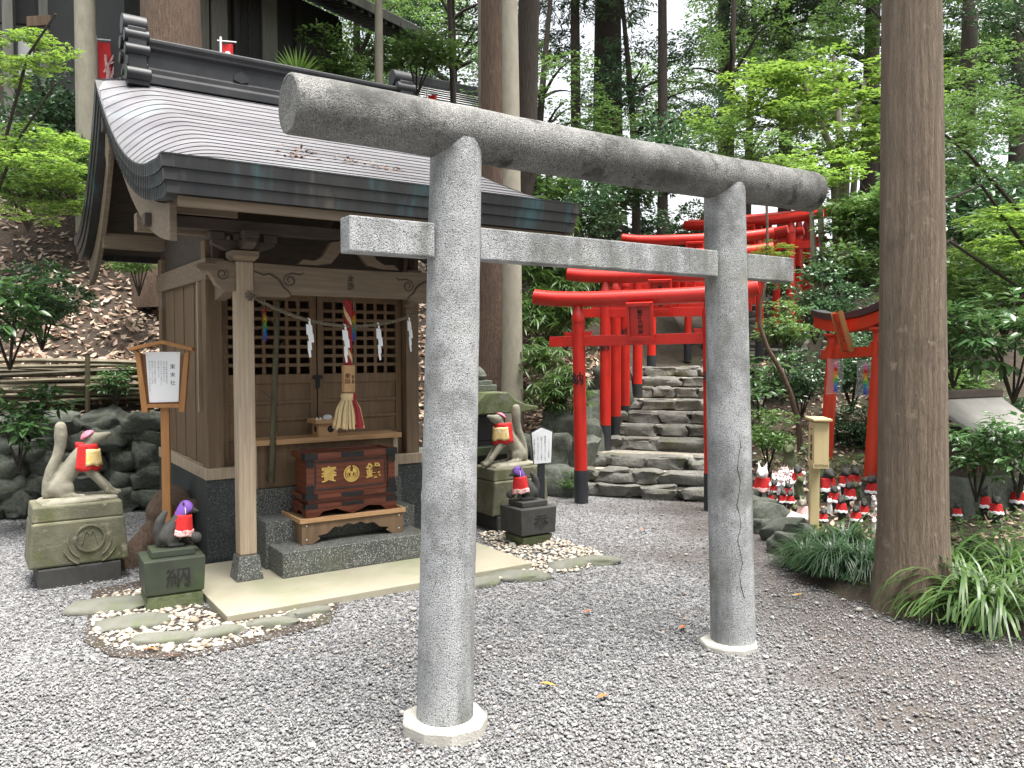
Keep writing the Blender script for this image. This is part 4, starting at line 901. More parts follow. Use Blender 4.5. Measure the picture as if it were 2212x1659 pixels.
# crane strings in plastic bags hung from its tie beam
for px, py, d, l in ((1804, 775, 8.6, 'rainbow paper crane string in a clear plastic bag by the left red pillar'), (1868, 778, 8.2, 'clear plastic bag with paper cranes half hidden by the right red pillar')):
    q = dp(px, py, d); t_ = thing('crane_bag', l, 'paper cranes', q, R(4), 'bagged paper cranes hanging from the leaning torii')
    obj('plastic_bag', MB().grid(lambda a, b: (-.085+.17*a+.008*sin(b*5), .012*sin(a*3.1)+.004*sin(b*9), -.37*b), 4, 8), m_film, t_, True, recalc=False)
    m_ = MB()
    for k in range(14):
        z = -.02-k*.022; a = k*1.9; m_.add([(0,-.02,z),(.034*cos(a),-.02+.02*sin(a),z-.04),(0,-.02,z-.03),(-.034*cos(a),-.02-.02*sin(a),z-.04),(.028*sin(a),-.02-.02*cos(a),z-.036),(-.028*sin(a),-.02+.02*cos(a),z-.036)], [(0,1,2),(0,2,3),(0,4,2),(0,2,5)])
    obj('cranes', m_, m_rain, t_, recalc=False)
    obj('cord', MB().tube([(0,.015,.12),(0,.015,-.02)], .002, 5), m_blk, t_)
# cream sign post
p = gz(1757, 1158, .08)
t = thing('sign_post', 'cream wooden sign post with a boxed board among the fox figurines', 'sign post', (p[0], p[1], .06), R(-6))
obj('post', MB().box(-.035, .035, -.03, .03, -.02, .95), m_cream, t, bevel=.003)
bd_ = obj('board', MB().box(-.055, .055, -.2, -.031, .62-.03, .94), m_cream, t, bevel=.003)
obj('cap', MB().box(-.07, .07, -.235, .04, .9505, .968), m_cream, t, bevel=.002)
obj('brace', MB().prism([(-.2,.585),(-.2,.62),(-.031,.66),(-.031,.585)], 'x', -.059, .059), m_cream, t, bevel=.002)
bp_ = text(vert('一言成就'), .062, m_ink, bd_, face((-.0555, -.115, .77), (0,-1,0), (0,0,1)), ext=.0005, bold=.0015, line=1.15)
# small roofed shrine at the far right
q = gz(2150, 1005, .35)
t = thing('wayside_shrine', 'tiny dark wooden shrine with pale roof at the right edge behind leaves', 'shrine', (4.0, 7.35, .3), R(28))
obj('stone_base', MB().box(-.4, .4, -.3, .3, -.3, .18), m_rock, t, bevel=.02)
obj('floor', MB().box(-.33, .33, -.3, .25, .18, .22), m_wdark, t)
obj('body', MB().box(-.22, .22, -.1, .2, .22, .55), m_wdark, t, bevel=.003)
obj('door', MB().box(-.13, .13, -.115, -.1005, .25, .5), m_wwall, t, bevel=.002)
for x in (-.28, .28): obj('post', MB().box(x-.015, x+.015, -.28, -.25, .22, .53), m_wwall, t)
rl = MB()
for x in np.linspace(-.31, .31, 13): rl.box(x-.008, x+.008, -.295, -.285, .22, .29)
rl.box(-.33, .33, -.3, -.28, .29, .305); obj('railing', rl, m_wwall, t)
rr = MB(); n_ = 10
prof = [(-.62+.62*i/n_, .5+.32*(i/n_)**1.4) for i in range(n_+1)] + [(.35*i/n_, .82-.25*(i/n_)**.8) for i in range(1, n_+1)]
rr.prism(prof + [(y, z+.035) for y, z in prof[::-1]], 'x', -.5, .5); obj('roof', rr, M('pale_shingle', (.27,.26,.24), (.17,.16,.15), 5, ro=.6), t, bevel=.003)
obj('ridge', MB().box(-.52, .52, -.05, .05, .83, .9), m_wdark, t, bevel=.006)

# ------------------------------------------------------------------ fox figurines on the mossy bed
def fig_parts(h, up=1.0):
    s = h
    return [[((-.02*s,0,.16*s),.17*s),((.04*s,0,.42*s),.14*s)], [((.05*s,0,.5*s),.12*s),((.07*s,0,.68*s),.13*s)], ('e',(.09*s,0,.7*s),(.15*s,.15*s,.13*s)), [((.16*s,0,.68*s),.09*s),((.28*s,0,.66*s),.045*s)],
        [((.05*s,.08*s,.8*s),.045*s),((.03*s,.1*s,.97*s),.02*s)], [((.05*s,-.08*s,.8*s),.045*s),((.03*s,-.1*s,.97*s),.02*s)],
        [((.1*s,.07*s,.35*s),.07*s),((.14*s,.08*s,.04*s),.055*s)], [((.1*s,-.07*s,.35*s),.07*s),((.14*s,-.08*s,.04*s),.055*s)],
        [((-.14*s,0,.06*s),.09*s),((-.24*s,0,.3*s),.1*s),((-.2*s,0,.55*s),.07*s),((-.16*s,0,.66*s),.03*s)], ('e',(0,0,.03*s),(.2*s,.17*s,.05*s))]
FIG = blob(fig_parts(1.), .035, 3)
def figurine(label, m, bm=None, hem=None, group=None, marks=False):
    t = thing('fox_figurine', label, 'fox figurine', (0,0,0), 0, group)
    b = link('fox_body', FIG.copy(), t); b.data.materials.clear(); b.data.materials.append(m)
    if bm: bib(.035, .58, R(-8), .15, 1.9, .36, bm, None, t, 'bib', hem)
    if marks:
        for y in (-.1, .1): obj('ear_marking', MB().tube([(.075,y*.9,.86),(.06,y*1.0,.93)], .026, 6), m_red, t)
    return t
gw = 'small white fox figurines crowded on the bed'; gd = 'dark fox figurines in red bibs on the bed'
CR = Vector((1.6, .0, 0))
def toward(x, y, j=.5): return math.atan2(-y, -x+.9)+random.uniform(-j, j)
def place(root, px, py, h, first, label=None, z=None, rz=None):
    q = gp(px, py); r_ = toward(q[0], q[1]) if rz is None else rz
    if first: root.location = q; root.rotation_euler = (0,0,r_); root.scale = (h*1.22,)*3; return root
    return dup(root, q, r_, label, h*1.22)
f = figurine('largest white fox figurine in a red bib with floral hem, beside the right torii pillar', m_white, m_red, m_floral, gw); place(f, 1647, 1084, .33, True, rz=R(-115))
w0 = figurine('small white fox figurine in the crowd between the large white fox and the sign post', m_white, None, None, gw, True); first = True
for r_, yb in enumerate((1040, 1047, 1055, 1063, 1072)):
    for i in range(6 - (r_ == 0)*2):
        px = 1672+8.2*i+4*(r_ % 2)-(r_ > 2)*5
        place(w0, px+random.uniform(-1.5,1.5), yb+random.uniform(-1.5,1.5), random.uniform(.115,.145), first); first = False
for i in range(17): place(w0, 1886+random.uniform(0,25), 1100+i*3.3, random.uniform(.11,.13), False, 'small white fox figurine in the cluster against the left side of the big trunk')
for px, py, h, l in ((1792,1112,.13,'white fox figurine standing alone behind the tall dark grass'), (1811,1084,.13,'white fox figurine between the two legs of the leaning torii'), (1735,1047,.13,'white fox figurine just left of the cream sign post'), (1757,1062,.1,'white fox figurine tight against the cream sign post on its right'), (2087,1086,.12,'white fox figurine right of the big trunk, nearest the trunk'), (2165,1102,.12,'white fox figurine right of the big trunk, beside the red bib')):
    place(w0, px, py, h, False, l)
d0 = figurine('dark fox figurine in a red bib at the left end of the front row', m_dkstone, m_red, m_paper, gd); place(d0, 1667, 1091, .125, True)
for px, py, h, l in ((1690,1096,.135,'dark fox figurine in a red bib second in the front row'), (1707,1098,.13,'dark fox figurine in a red bib third in the front row'), (1786,1082,.25,'large dark fox figurine in a red bib right of the cream sign post'), (1823,1066,.2,'dark fox figurine in a red bib seen between the red pillars'), (1845,1062,.19,'dark fox figurine in a red bib close to the right red pillar'), (1818,1120,.16,'dark fox figurine in a red bib behind the tall grass blades'), (1866,1124,.14,'dark fox figurine in a red bib under the right red pillar'), (2125,1114,.2,'dark fox figurine in a red bib among the long leaves right of the trunk'), (2185,1070,.27,'largest dark fox figurine in a red bib at the right edge'), (2066,1126,.13,'dark fox figurine in a red bib low beside the big trunk'), (1777,1137,.12,'dark fox figurine in a red bib at the foot of the cream post'), (1903,1046,.3,'tall dark fox figurine with red cloth peeping out left of the big trunk'), (1672,1075,.14,'dark fox figurine in a red bib in front of the white crowd, left side'), (1700,1083,.15,'dark fox figurine in a red bib in front of the white crowd, right side'), (1722,1060,.2,'dark fox figurine in a red bib right behind the white crowd'), (1800,1098,.17,'dark fox figurine in a red bib by the foot of the left red pillar'), (1836,1092,.18,'dark fox figurine in a red bib midway between the red pillars, front'), (1850,1140,.15,'dark fox figurine in a red bib at the back edge of the dark grass'), (1885,1082,.19,'dark fox figurine in a red bib between the right red pillar and the trunk'), (2100,1098,.16,'dark fox figurine in a red bib beside the nearest white one right of the trunk'), (2150,1125,.18,'dark fox figurine in a red bib low among leaves near the right edge'), (2200,1105,.2,'dark fox figurine in a red bib cut by the right edge'), (2145,1085,.17,'dark fox figurine in a red bib under the low aucuba')):
    place(d0, px, py, h*1.15, False, l)
p0 = figurine('stone fox figurine in a pale pink floral bib beside the cream sign post', m_stone, m_floral, None, gd); place(p0, 1734, 1128, .19, True)
s0 = figurine('plain mossy stone fox figurine by the broken rock', m_moss, None, None, 'bare stone fox figurines on the bed'); place(s0, 1717, 1126, .14, True)
for px, py, h, l in ((1732,1100,.11,'small bare stone fox figurine behind the pink bib'), (1704,1032,.33,'tall grey stone fox figurine behind the cream sign board'), (1726,1076,.2,'bare stone fox figurine right of the white cluster'), (1655,1098,.1,'low bare stone fox figurine at the left corner of the bed'), (1850,1080,.16,'bare stone fox figurine between the leaning torii legs'), (1676,1044,.16,'bare stone fox figurine behind the white cluster')):
    place(s0, px, py, h, False, l)
t = thing('rock_edging', 'broken brown rocks edging the figurine bed beside the right torii pillar', 'rocks', (0,0,0))
for i, (px, py, s_) in enumerate(((1640,1120,.2),(1672,1142,.24),(1700,1165,.17),(1716,1190,.14),(1650,1150,.14),(1735,1165,.13),(1905,1080,.2),(1628,1092,.2),(1690,1195,.12))):
    q = gp(px, py); put_rock(t, q[0], q[1]+.05, q[2]+s_*.25, s_, s_*.7, s_*.62, i+3, i)
q = gp(1722, 1140); o = obj('pale_stone', MB().prism([(-.12,-.06),(.1,-.08),(.13,.03),(-.03,.08)], 'z', 0, .04), m_pale, t, bevel=.01, loc=(q[0], q[1], q[2]+.06)); o.rotation_euler = (.2,.1,0)

# ------------------------------------------------------------------ foliage generators
def leafmesh(name, P, D, N, Ln, Wd, m, oval=False, droop=.15):
    P, D, N = map(np.asarray, (P, D, N)); D = D/np.linalg.norm(D, axis=1, keepdims=True)
    S_ = np.cross(D, N); S_ /= np.linalg.norm(S_, axis=1, keepdims=True)+1e-9; N = np.cross(S_, D)
    Ln = Ln[:, None]; Wd = Wd[:, None]; n = len(P)
    if not oval:
        V = np.stack([P, P+D*Ln*.45+S_*Wd*.5+N*Wd*.15, P+D*Ln-N*Ln*droop, P+D*Ln*.45-S_*Wd*.5+N*Wd*.15], 1).reshape(-1, 3)
        b = np.arange(n)[:, None]*4; F = np.concatenate([b+np.array([[0,1,2]]), b+np.array([[0,2,3]])], 1).reshape(-1, 3)
    else:
        V = np.stack([P, P+D*Ln*.3+S_*Wd*.46+N*Wd*.14, P+D*Ln*.68+S_*Wd*.38+N*(Wd*.12-Ln*droop*.4), P+D*Ln-N*Ln*droop, P+D*Ln*.68-S_*Wd*.38+N*(Wd*.12-Ln*droop*.4), P+D*Ln*.3-S_*Wd*.46+N*Wd*.14, P+D*Ln*.3, P+D*Ln*.68-N*Ln*droop*.4], 1).reshape(-1, 3)
        b = np.arange(n)[:, None]*8; F = np.concatenate([b+np.array([q]) for q in ([0,1,6],[1,2,7],[1,7,6],[2,3,7],[0,6,5],[5,6,7],[5,7,4],[4,7,3])], 1).reshape(-1, 3)
    me = npmesh(name, V, F); me.materials.append(m); return me
def rdir(n): v = rng.normal(size=(n, 3)); return v/np.linalg.norm(v, axis=1, keepdims=True)
def foliage(n, blobs, L, m, wr=.45, flat=.7, per=7, oval=False, spread=.9, droop=.15, hang=0):
    C = np.array([b[0] for b in blobs], float); Rr = np.array([b[1] if hasattr(b[1], '__len__') else (b[1],)*3 for b in blobs], float)
    pr = Rr.prod(1)**(2/3); k = rng.choice(len(blobs), n//per, p=pr/pr.sum())
    d = rdir(n//per); r = rng.uniform(.25, 1, (n//per, 1))**.5
    T = C[k]+d*r*Rr[k]; T = np.repeat(T, per, 0); out = np.repeat(d, per, 0); nn = len(T)
    D = rdir(nn); D[:, 2] = D[:, 2]*(1-flat) - hang; D += out*.45
    P = T + D*L*rng.uniform(.1, spread, (nn, 1)); N = np.array([[0,0,1.]])*(flat+.15) + rdir(nn)*(1-flat*.6) + out*.15
    Ln = L*rng.uniform(.65, 1.2, nn); return leafmesh('leaves', P, D, N, Ln, Ln*wr*rng.uniform(.8, 1.2, nn), m, oval, droop)
def rblobs(k, R_=1., r0=.28, r1=.48, sz=1., seed=1):
    rr = random.Random(seed); o = []
    while len(o) < k:
        p = Vector((rr.uniform(-1,1), rr.uniform(-1,1), rr.uniform(-1,1)))
        if p.length > 1: continue
        r_ = rr.uniform(r0, r1); p *= (R_-r_*.6); o.append(((p.x, p.y, p.z*sz), (r_, r_, r_*.6*sz)))
    return o
LIME, MID, DARK, NEED, AUC, GRS, BLD = m_lf
CR_ = {'mid': [foliage(4600, rblobs(16, r0=.2, r1=.36, seed=s), .06, MID, flat=.75) for s in (1,2)],
       'lime': [foliage(3600, rblobs(18, r0=.14, r1=.34, sz=.8, seed=s), .07, LIME, wr=.6, flat=.85) for s in (3,4)],
       'dark': [foliage(5200, rblobs(17, r0=.2, r1=.38, seed=s), .06, DARK, flat=.45) for s in (5,6)],
       'need': [foliage(6000, rblobs(18, r0=.18, r1=.34, seed=s), .08, NEED, wr=.16, flat=.5, hang=.35, per=9) for s in (7,8)]}
SB_ = {'mid': [foliage(2600, rblobs(9, r0=.35, r1=.55, sz=.8, seed=s), .115, MID, flat=.7, oval=True) for s in (11,12)],
       'lime': [foliage(1500, rblobs(8, r0=.3, r1=.5, sz=.7, seed=s), .15, LIME, wr=.5, flat=.85, oval=True, droop=.3) for s in (13,)],
       'dark': [foliage(2800, rblobs(9, r0=.35, r1=.55, sz=.8, seed=s), .11, DARK, flat=.45, oval=True) for s in (15,16)],
       'auc': [foliage(620, rblobs(8, r0=.35, r1=.5, sz=.9, seed=s), .24, AUC, wr=.42, flat=.8, per=6, oval=True, droop=.25) for s in (17,18)]}
def bamboo_grass(seed, n, L):
    P, D, N = [], [], []
    rr = random.Random(seed)
    for i in range(n//6):
        a = rr.uniform(0, 2*pi); r_ = rr.uniform(0, 1); h = rr.uniform(.1, 1)*(1.1-.5*r_); c = np.array((r_*cos(a)*.8, r_*sin(a)*.8, h)); a0 = rr.uniform(0, 6.3)
        for k in range(6):
            t_ = a0+(k-2.5)*.38; P.append(c); D.append((cos(t_), sin(t_), rr.uniform(-.7,.25))); N.append((rr.uniform(-.4,.4), rr.uniform(-.4,.4), 1))
    Ln = np.array([L*rr.uniform(.6,1.2) for _ in P]); return leafmesh('leaves', np.array(P), np.array(D), np.array(N), Ln, Ln*.13, BLD, True, .3)
BG_ = [bamboo_grass(s, 900, .3) for s in (1,2)]
def blades(n, L, wd, m, seed, up=.9, seg=6):
    rr = random.Random(seed); V, F = [], []
    for i in range(n):
        a = rr.uniform(0, 2*pi); l = L*rr.uniform(.55,1.15); r0 = rr.uniform(0,.09)*L*2; el = rr.uniform(.5, 1.45)*up; b = len(V); x = r0; z = 0; e = el; ww = wd*rr.uniform(.7,1.2); tw = rr.uniform(-.4,.4)
        for k in range(seg+1):
            w_ = ww*(1-(k/seg)**2.5)*(.55+.45*min(1, k/2)); ca, sa = cos(a+tw*k/seg*.6), sin(a+tw*k/seg*.6)
            V += [(x*ca-w_*sa, x*sa+w_*ca, z), (x*ca+w_*sa, x*sa-w_*ca, z)]
            x += l/seg*cos(e); z = max(z+l/seg*sin(e), .01+.0*k); e -= rr.uniform(.22,.5)*(1.1)
        for k in range(seg): F.append((b+2*k, b+2*k+1, b+2*k+3, b+2*k+2))
    me = npmesh('blades', V, F); me.materials.append(m); me.shade_smooth(); return me
GR_ = [blades(520, .36, .0042, GRS, s) for s in (1,2)]; LL_ = [blades(130, .74, .0095, BLD, s, 1.08, 8) for s in (3,4)]; TALL = blades(26, .5, .011, GRS, 9, 1.12, 7)

def shrub(label, x, y, z, r, kindm, i=0, rz=None, group=None, name='shrub', cat='shrub', stem=True, sc=None):
    t = thing(name, label, cat, (x, y, z), random.uniform(0, 6.3) if rz is None else rz, group)
    pool = kindm if isinstance(kindm, list) else SB_[kindm]
    fo = link('foliage', pool[i % len(pool)], t); fo.scale = sc or (r, r, r*.9); fo.location = (0, 0, r*.75)
    if stem:
        m_ = MB()
        for k in range(5):
            a = k*1.3; m_.tube([(0,0,-.15),(.25*r*cos(a),.25*r*sin(a),.4*r),(.6*r*cos(a),.6*r*sin(a),1.05*r)], [.015*r+.004,.01*r+.003,.004*r], 5)
        obj('stem', m_, m_barkd, t, True)
    return t
def limb(m_, a, b, r0, r1, n=5, wob=.12):
    a, b = Vector(a), Vector(b); L_ = (b-a).length; pts = []
    for i in range(n+1):
        t_ = i/n; p = a.lerp(b, t_) + Vector((random.uniform(-1,1), random.uniform(-1,1), random.uniform(-1,1)))*wob*L_*.2*sin(pi*t_) + Vector((0,0,.12*L_*sin(pi*t_))); pts.append(p)
    m_.tube(pts, [r0+(r1-r0)*i/n for i in range(n+1)], 6)
def tree(label, x, y, r, h, mbark, crowns, lean=(0,0), group=None, limbs=True, name='tree', n=12, flare=1.5, z=None, seg=10):
    """crowns: list of (dx, dy, z above base, radius, kind, index)"""
    z0 = Zf(x, y) if z is None else z; t = thing(name, label, 'tree', (x, y, z0), 0, group); m_ = MB()
    pts = [(lean[0]*q*q+.05*r*sin(q*9+x), lean[1]*q*q+.05*r*cos(q*7+y), -.2+(h+.2)*q) for q in np.linspace(0, 1, seg)]
    rad = [r*(1-.62*q)*(1+(flare-1)*max(0, 1-q*h/(3.2*r+.2))**2) for q in np.linspace(0, 1, seg)]
    m_.tube(pts, rad, n)
    if limbs:
        for dx, dy, cz, cr, kd, ix in crowns:
            f_ = min(max((cz-.35*cr)/h, .15), .95); s_ = (lean[0]*f_*f_, lean[1]*f_*f_, h*f_)
            for k in range(4):
                a = k*1.7+x; limb(m_, s_, (dx+cr*.6*cos(a), dy+cr*.6*sin(a), cz+cr*random.uniform(-.3,.4)), r*.28+.012, .008)
    obj('trunk', m_, mbark, t, True)
    for dx, dy, cz, cr, kd, ix in crowns:
        c = link('crown', CR_[kd][ix % 2], t); c.location = (dx, dy, cz); c.scale = (cr, cr, cr*.8); c.rotation_euler = (0,0,random.uniform(0,6.3))
    return t
def cedar(label, x, y, r, h, mbark=None, group=None, first=.45, kd='need', lean=(0,0), n=16, cr=2.0):
    z0 = Zf(x, y); cw = []
    for k in range(4):
        q = first+(1-first)*(k+.3)/4; cw.append((random.uniform(-.5,.5)*cr, random.uniform(-.5,.5)*cr, h*q, cr*(1.2-.5*q), kd, k))
    return tree(label, x, y, r, h, mbark or m_barkd, cw, lean, group, True, 'cedar_tree', n, 1.35)

# ------------------------------------------------------------------ trees one can tell apart
def px2(px, d): return (px-1106)/1790*d
def near_trunk(label, px, d, r, h, mb_, lean, first=.6, kd='need', group=None, cr=2.2, n=24):
    x = px2(px, d); return cedar(label, x, d, r, h, mb_, group, first, kd, lean, n, cr)
bt = tree('big brown bare trunk rising from the long leaved plant at right', 2.405, 4.93, .205, 11, m_barkn, [(0,.3,8.5,2.4,'need',0),(.5,0,10,2.,'need',1)], (-.5,.05), n=110, flare=1.32, z=0, seg=420)
for v in bt.children[0].data.vertices:
    q = v.co; a = math.atan2(q.y, q.x); f_ = noise.noise(Vector((cos(a)*5.5, sin(a)*5.5, q.z*.9))) + .6*noise.noise(Vector((cos(a)*13, sin(a)*13, q.z*2.6))); f2 = max(0, noise.noise(Vector((cos(a)*3, sin(a)*3, q.z*5+7)))-.35)
    v.co += v.normal*(.0075*f_ + .03*f2)
near_trunk('reddish cedar trunk right of the shrine, next to a smooth grey trunk', 1066, 10.2, .19, 13, m_bark, (-.05,.3), .62)
tree('smooth grey trunk just right of the reddish cedar', px2(1106, 9.6), 9.6, .125, 12, m_barkg, [(0,.3,9.5,2.0,'mid',0),(.6,.5,11,1.6,'mid',1)], (-.12,.2), flare=1.2, n=18)
tree('pale grey trunk behind the reddish cedar, seen only above the stone top beam', px2(1050, 13), 13, .13, 13, m_barkg, [(0,.3,10.5,2.0,'mid',1)], (-.2,.3), flare=1.2, n=16)
near_trunk('dark ridged cedar leaning right behind the smooth grey trunk', 1128, 13.5, .22, 14, m_barkd, (.8,.3), .6)
tree('pale smooth trunk standing behind the left end of the copper roof', px2(198, 10.8), 10.8, .15, 11, m_barkg, [(0,.4,9,2.2,'mid',0)], (0,.1), flare=1.1, n=18)
near_trunk('thick red brown cedar trunk rising behind the shrine ridge', 386, 10.2, .4, 15, m_bark, (-.35,.2), .62, n=36)
tree('slim pale trunk with bright leaves right of the dark hall eave', px2(822, 13.5), 13.5, .085, 8, m_barkg, [(-.55,-.3,4.1,1.15,'lime',0),(.5,.4,4.9,1.3,'lime',1),(-.2,.3,6.4,1.2,'mid',0)], (0,.2), flare=1.1)
tree('thin sapling with sparse leaves in front of the second roof', px2(985, 15), 15, .07, 8, m_barkd, [(-.6,.2,5.6,1.3,'mid',1),(.5,.2,6.8,1.3,'mid',0)], (-.3,.1), flare=1.1)
# multi-stem maple, right of centre
def stems(label, pts_list, rads, m_, crowns, name='tree', seg=8):
    b = Vector(pts_list[0][0]); t = thing(name, label, 'tree', b); mm = MB()
    for pts, r_ in zip(pts_list, rads):
        P_ = [Vector(p)-b for p in pts]; Q = []
        for i in range(len(P_)-1):
            for k in range(3): Q.append(P_[i].lerp(P_[i+1], k/3))
        Q.append(P_[-1]); mm.tube(Q, [r_*(1-.6*i/(len(Q)-1)) for i in range(len(Q))], seg)
    obj('trunk', mm, m_, t, True)
    for (c, r_, kd, ix) in crowns:
        o = link('crown', CR_[kd][ix % 2], t); o.location = Vector(c)-b; o.scale = (r_, r_, r_*.6); o.rotation_euler = (0,0,ix*1.9)
    return t
D_ = lambda px, py, d: dp(px, py, d)
def base(px, d): x = px2(px, d); return (x, d, Zf(x, d)-.1)
b_ = base(1815, 15.5)
stems('many stemmed maple with bright green layers above the right end of the stone beam', [[b_, D_(1800,330,15.5), D_(1735,180,15.3)], [b_, D_(1830,330,15.5), D_(1870,170,15.5)], [b_, D_(1815,300,15.6), D_(1800,120,15.8)], [b_, D_(1850,340,15.5), D_(1960,200,15.2)]], [.1,.09,.1,.08], m_barkg,
      [(D_(1790,190,15.2),2.0,'lime',0),(D_(1620,215,15),1.5,'lime',1),(D_(1870,300,14.5),1.3,'lime',0),(D_(1730,330,14.6),1.5,'mid',1),(D_(1560,300,15.2),1.3,'mid',0)])
b_ = base(1735, 9.2)
stems('slender crooked sapling between the right torii pillar and the leaning torii', [[b_, D_(1725,915,9.2), D_(1707,848,9.2), D_(1686,799,9.2), D_(1658,753,9.2), D_(1641,704,9.2), D_(1642,660,9.2), D_(1652,620,9.2), D_(1658,520,9.3), D_(1655,400,9.4)]], [.034], m_bark,
      [(D_(1660,540,9.3),.28,'lime',0),(D_(1690,390,9.5),.5,'mid',1)], seg=10)
b_ = base(1752, 12.8)
stems('pale forked trunk in front of the upper red gates', [[b_, D_(1768,640,12.8), D_(1757,540,12.8), D_(1752,440,12.9)], [b_, D_(1790,640,12.8), D_(1775,520,12.8), D_(1768,380,13)]], [.075,.085], m_barkg, [(D_(1740,360,12.8),.9,'lime',0),(D_(1860,450,12.6),.9,'mid',0)])
b_ = base(2330, 7.6)
stems('slanting dark branches with layered leaves reaching in from the right edge', [[b_, D_(2260,600,7.5), D_(2120,400,7.3), D_(1960,470,7.1)], [b_, D_(2240,500,7.5), D_(2090,330,7.4), D_(1960,230,7.0)], [b_, D_(2230,640,7.5), D_(2050,520,7.0), D_(1950,600,6.8)]], [.024,.026,.02], m_barkd,
      [(D_(2060,320,7.4),.8,'mid',0),(D_(2120,520,7.4),.8,'lime',1),(D_(2010,230,7.2),.45,'mid',1),(D_(2150,200,7.8),.8,'mid',1),(D_(2080,640,7.6),.7,'mid',0)])
b_ = base(-90, 7.2)
stems('bright green leafy branches hanging in from the left edge', [[b_, D_(-40,500,7), D_(40,300,6.8), D_(120,180,6.6)], [b_, D_(-20,420,7), D_(60,120,6.8), D_(120,30,6.7)]], [.02,.02], m_barkd,
      [(D_(30,330,6.8),.62,'lime',0),(D_(90,430,7.2),.5,'lime',1),(D_(20,120,6.9),.5,'lime',1)])
# cedars of the wood with their own place
for px, d, r, l in ((1312, 21, .42, 'massive dark cedar in the wood above the middle of the stone beam'), (1430, 19, .13, 'slim dark cedar in the wood right of the massive one'), (1243, 20, .14, 'slim dark cedar in the wood left of the massive one'), (1560, 26, .22, 'dark cedar in the wood behind the right torii pillar'), (2075, 15, .16, 'dark trunk right of the big brown trunk, near the top right corner'), (1690, 24, .2, 'dark cedar in the wood left of the big brown trunk'), (1870, 22, .24, 'dark cedar in the wood just left of the big brown trunk'), (900, 24, .2, 'dark cedar in the wood behind the second roof'), (60, 16, .2, 'dark cedar in the wood above the white store wall'), (2190, 17, .2, 'dark cedar in the wood at the far right')):
    near_trunk(l, px, d, r, 17, m_barkd, (random.uniform(-.4,.4), 0), .4 if d > 17 else .55, 'need', None, 2.4 if d > 17 else 1.8, 14)
gwood = 'leafy trees of the wood behind'
k = 0
for X_, Y_, h_, kd in [(-9,20,9,'mid'),(-6.5,24,11,'need'),(-3.5,19,7,'mid'),(-1.5,22,9,'dark'),(.5,18.5,6.5,'mid'),(3,20,6.5,'dark'),(5.6,21.5,8,'mid'),(8.5,19,8.5,'mid'),(10,23,11,'dark'),(11.5,18,9,'mid'),(15,21,11,'mid'),(9.2,14.5,6,'dark'),(11.5,13.5,7,'mid'),(-4,30,13,'mid'),(9,32,15,'mid'),(20,30,14,'mid')]:
    r_ = h_*.2; cw = [(0,0,h_*.72,r_*1.25,kd,k),(r_*.9,-.3*r_,h_*.55,r_*.9,kd,k+1),(-r_*.9,.2*r_,h_*.5,r_*.9,'mid' if k % 3 else kd,k),(.2*r_,-.6*r_,h_*.36,r_*.8,kd,k+1)]
    tree('leafy tree of the wood seen in gaps behind the nearer trunks', X_, Y_, .07+h_*.008, h_, m_barkd, cw, (random.uniform(-.5,.5),0), gwood, n=8, flare=1.2); k += 1

k = 0
for X_, Y_, h_, kd in [(-8.5,-3,10,'dark'),(-4.5,-6.5,11,'mid'),(0,-8,11,'dark'),(4.5,-6.5,11,'mid'),(8.5,-3,10,'dark'),(10,2.5,10,'mid'),(-10,2,10,'dark'),(-1.8,-11,13,'mid'),(6.5,-10,13,'dark'),(-7,-8,12,'mid'),(12,-1,12,'dark'),(-13,-1,12,'mid')]:  # out-of-view trees added around the camera to block low sky light
    cw = [(0,0,h_*.3,2.5,kd,k),(1.6,.6,h_*.52,2.3,kd,k+1),(-1.5,-.5,h_*.55,2.3,'dark',k),(0,.4,h_*.8,2.2,kd,k+1)]
    tree('unseen leafy tree added round the viewer to block low light', X_, Y_, .16, h_, m_barkd, cw, (0,0), 'unseen trees added around the court', n=8, flare=1.2, z=0); k += 1

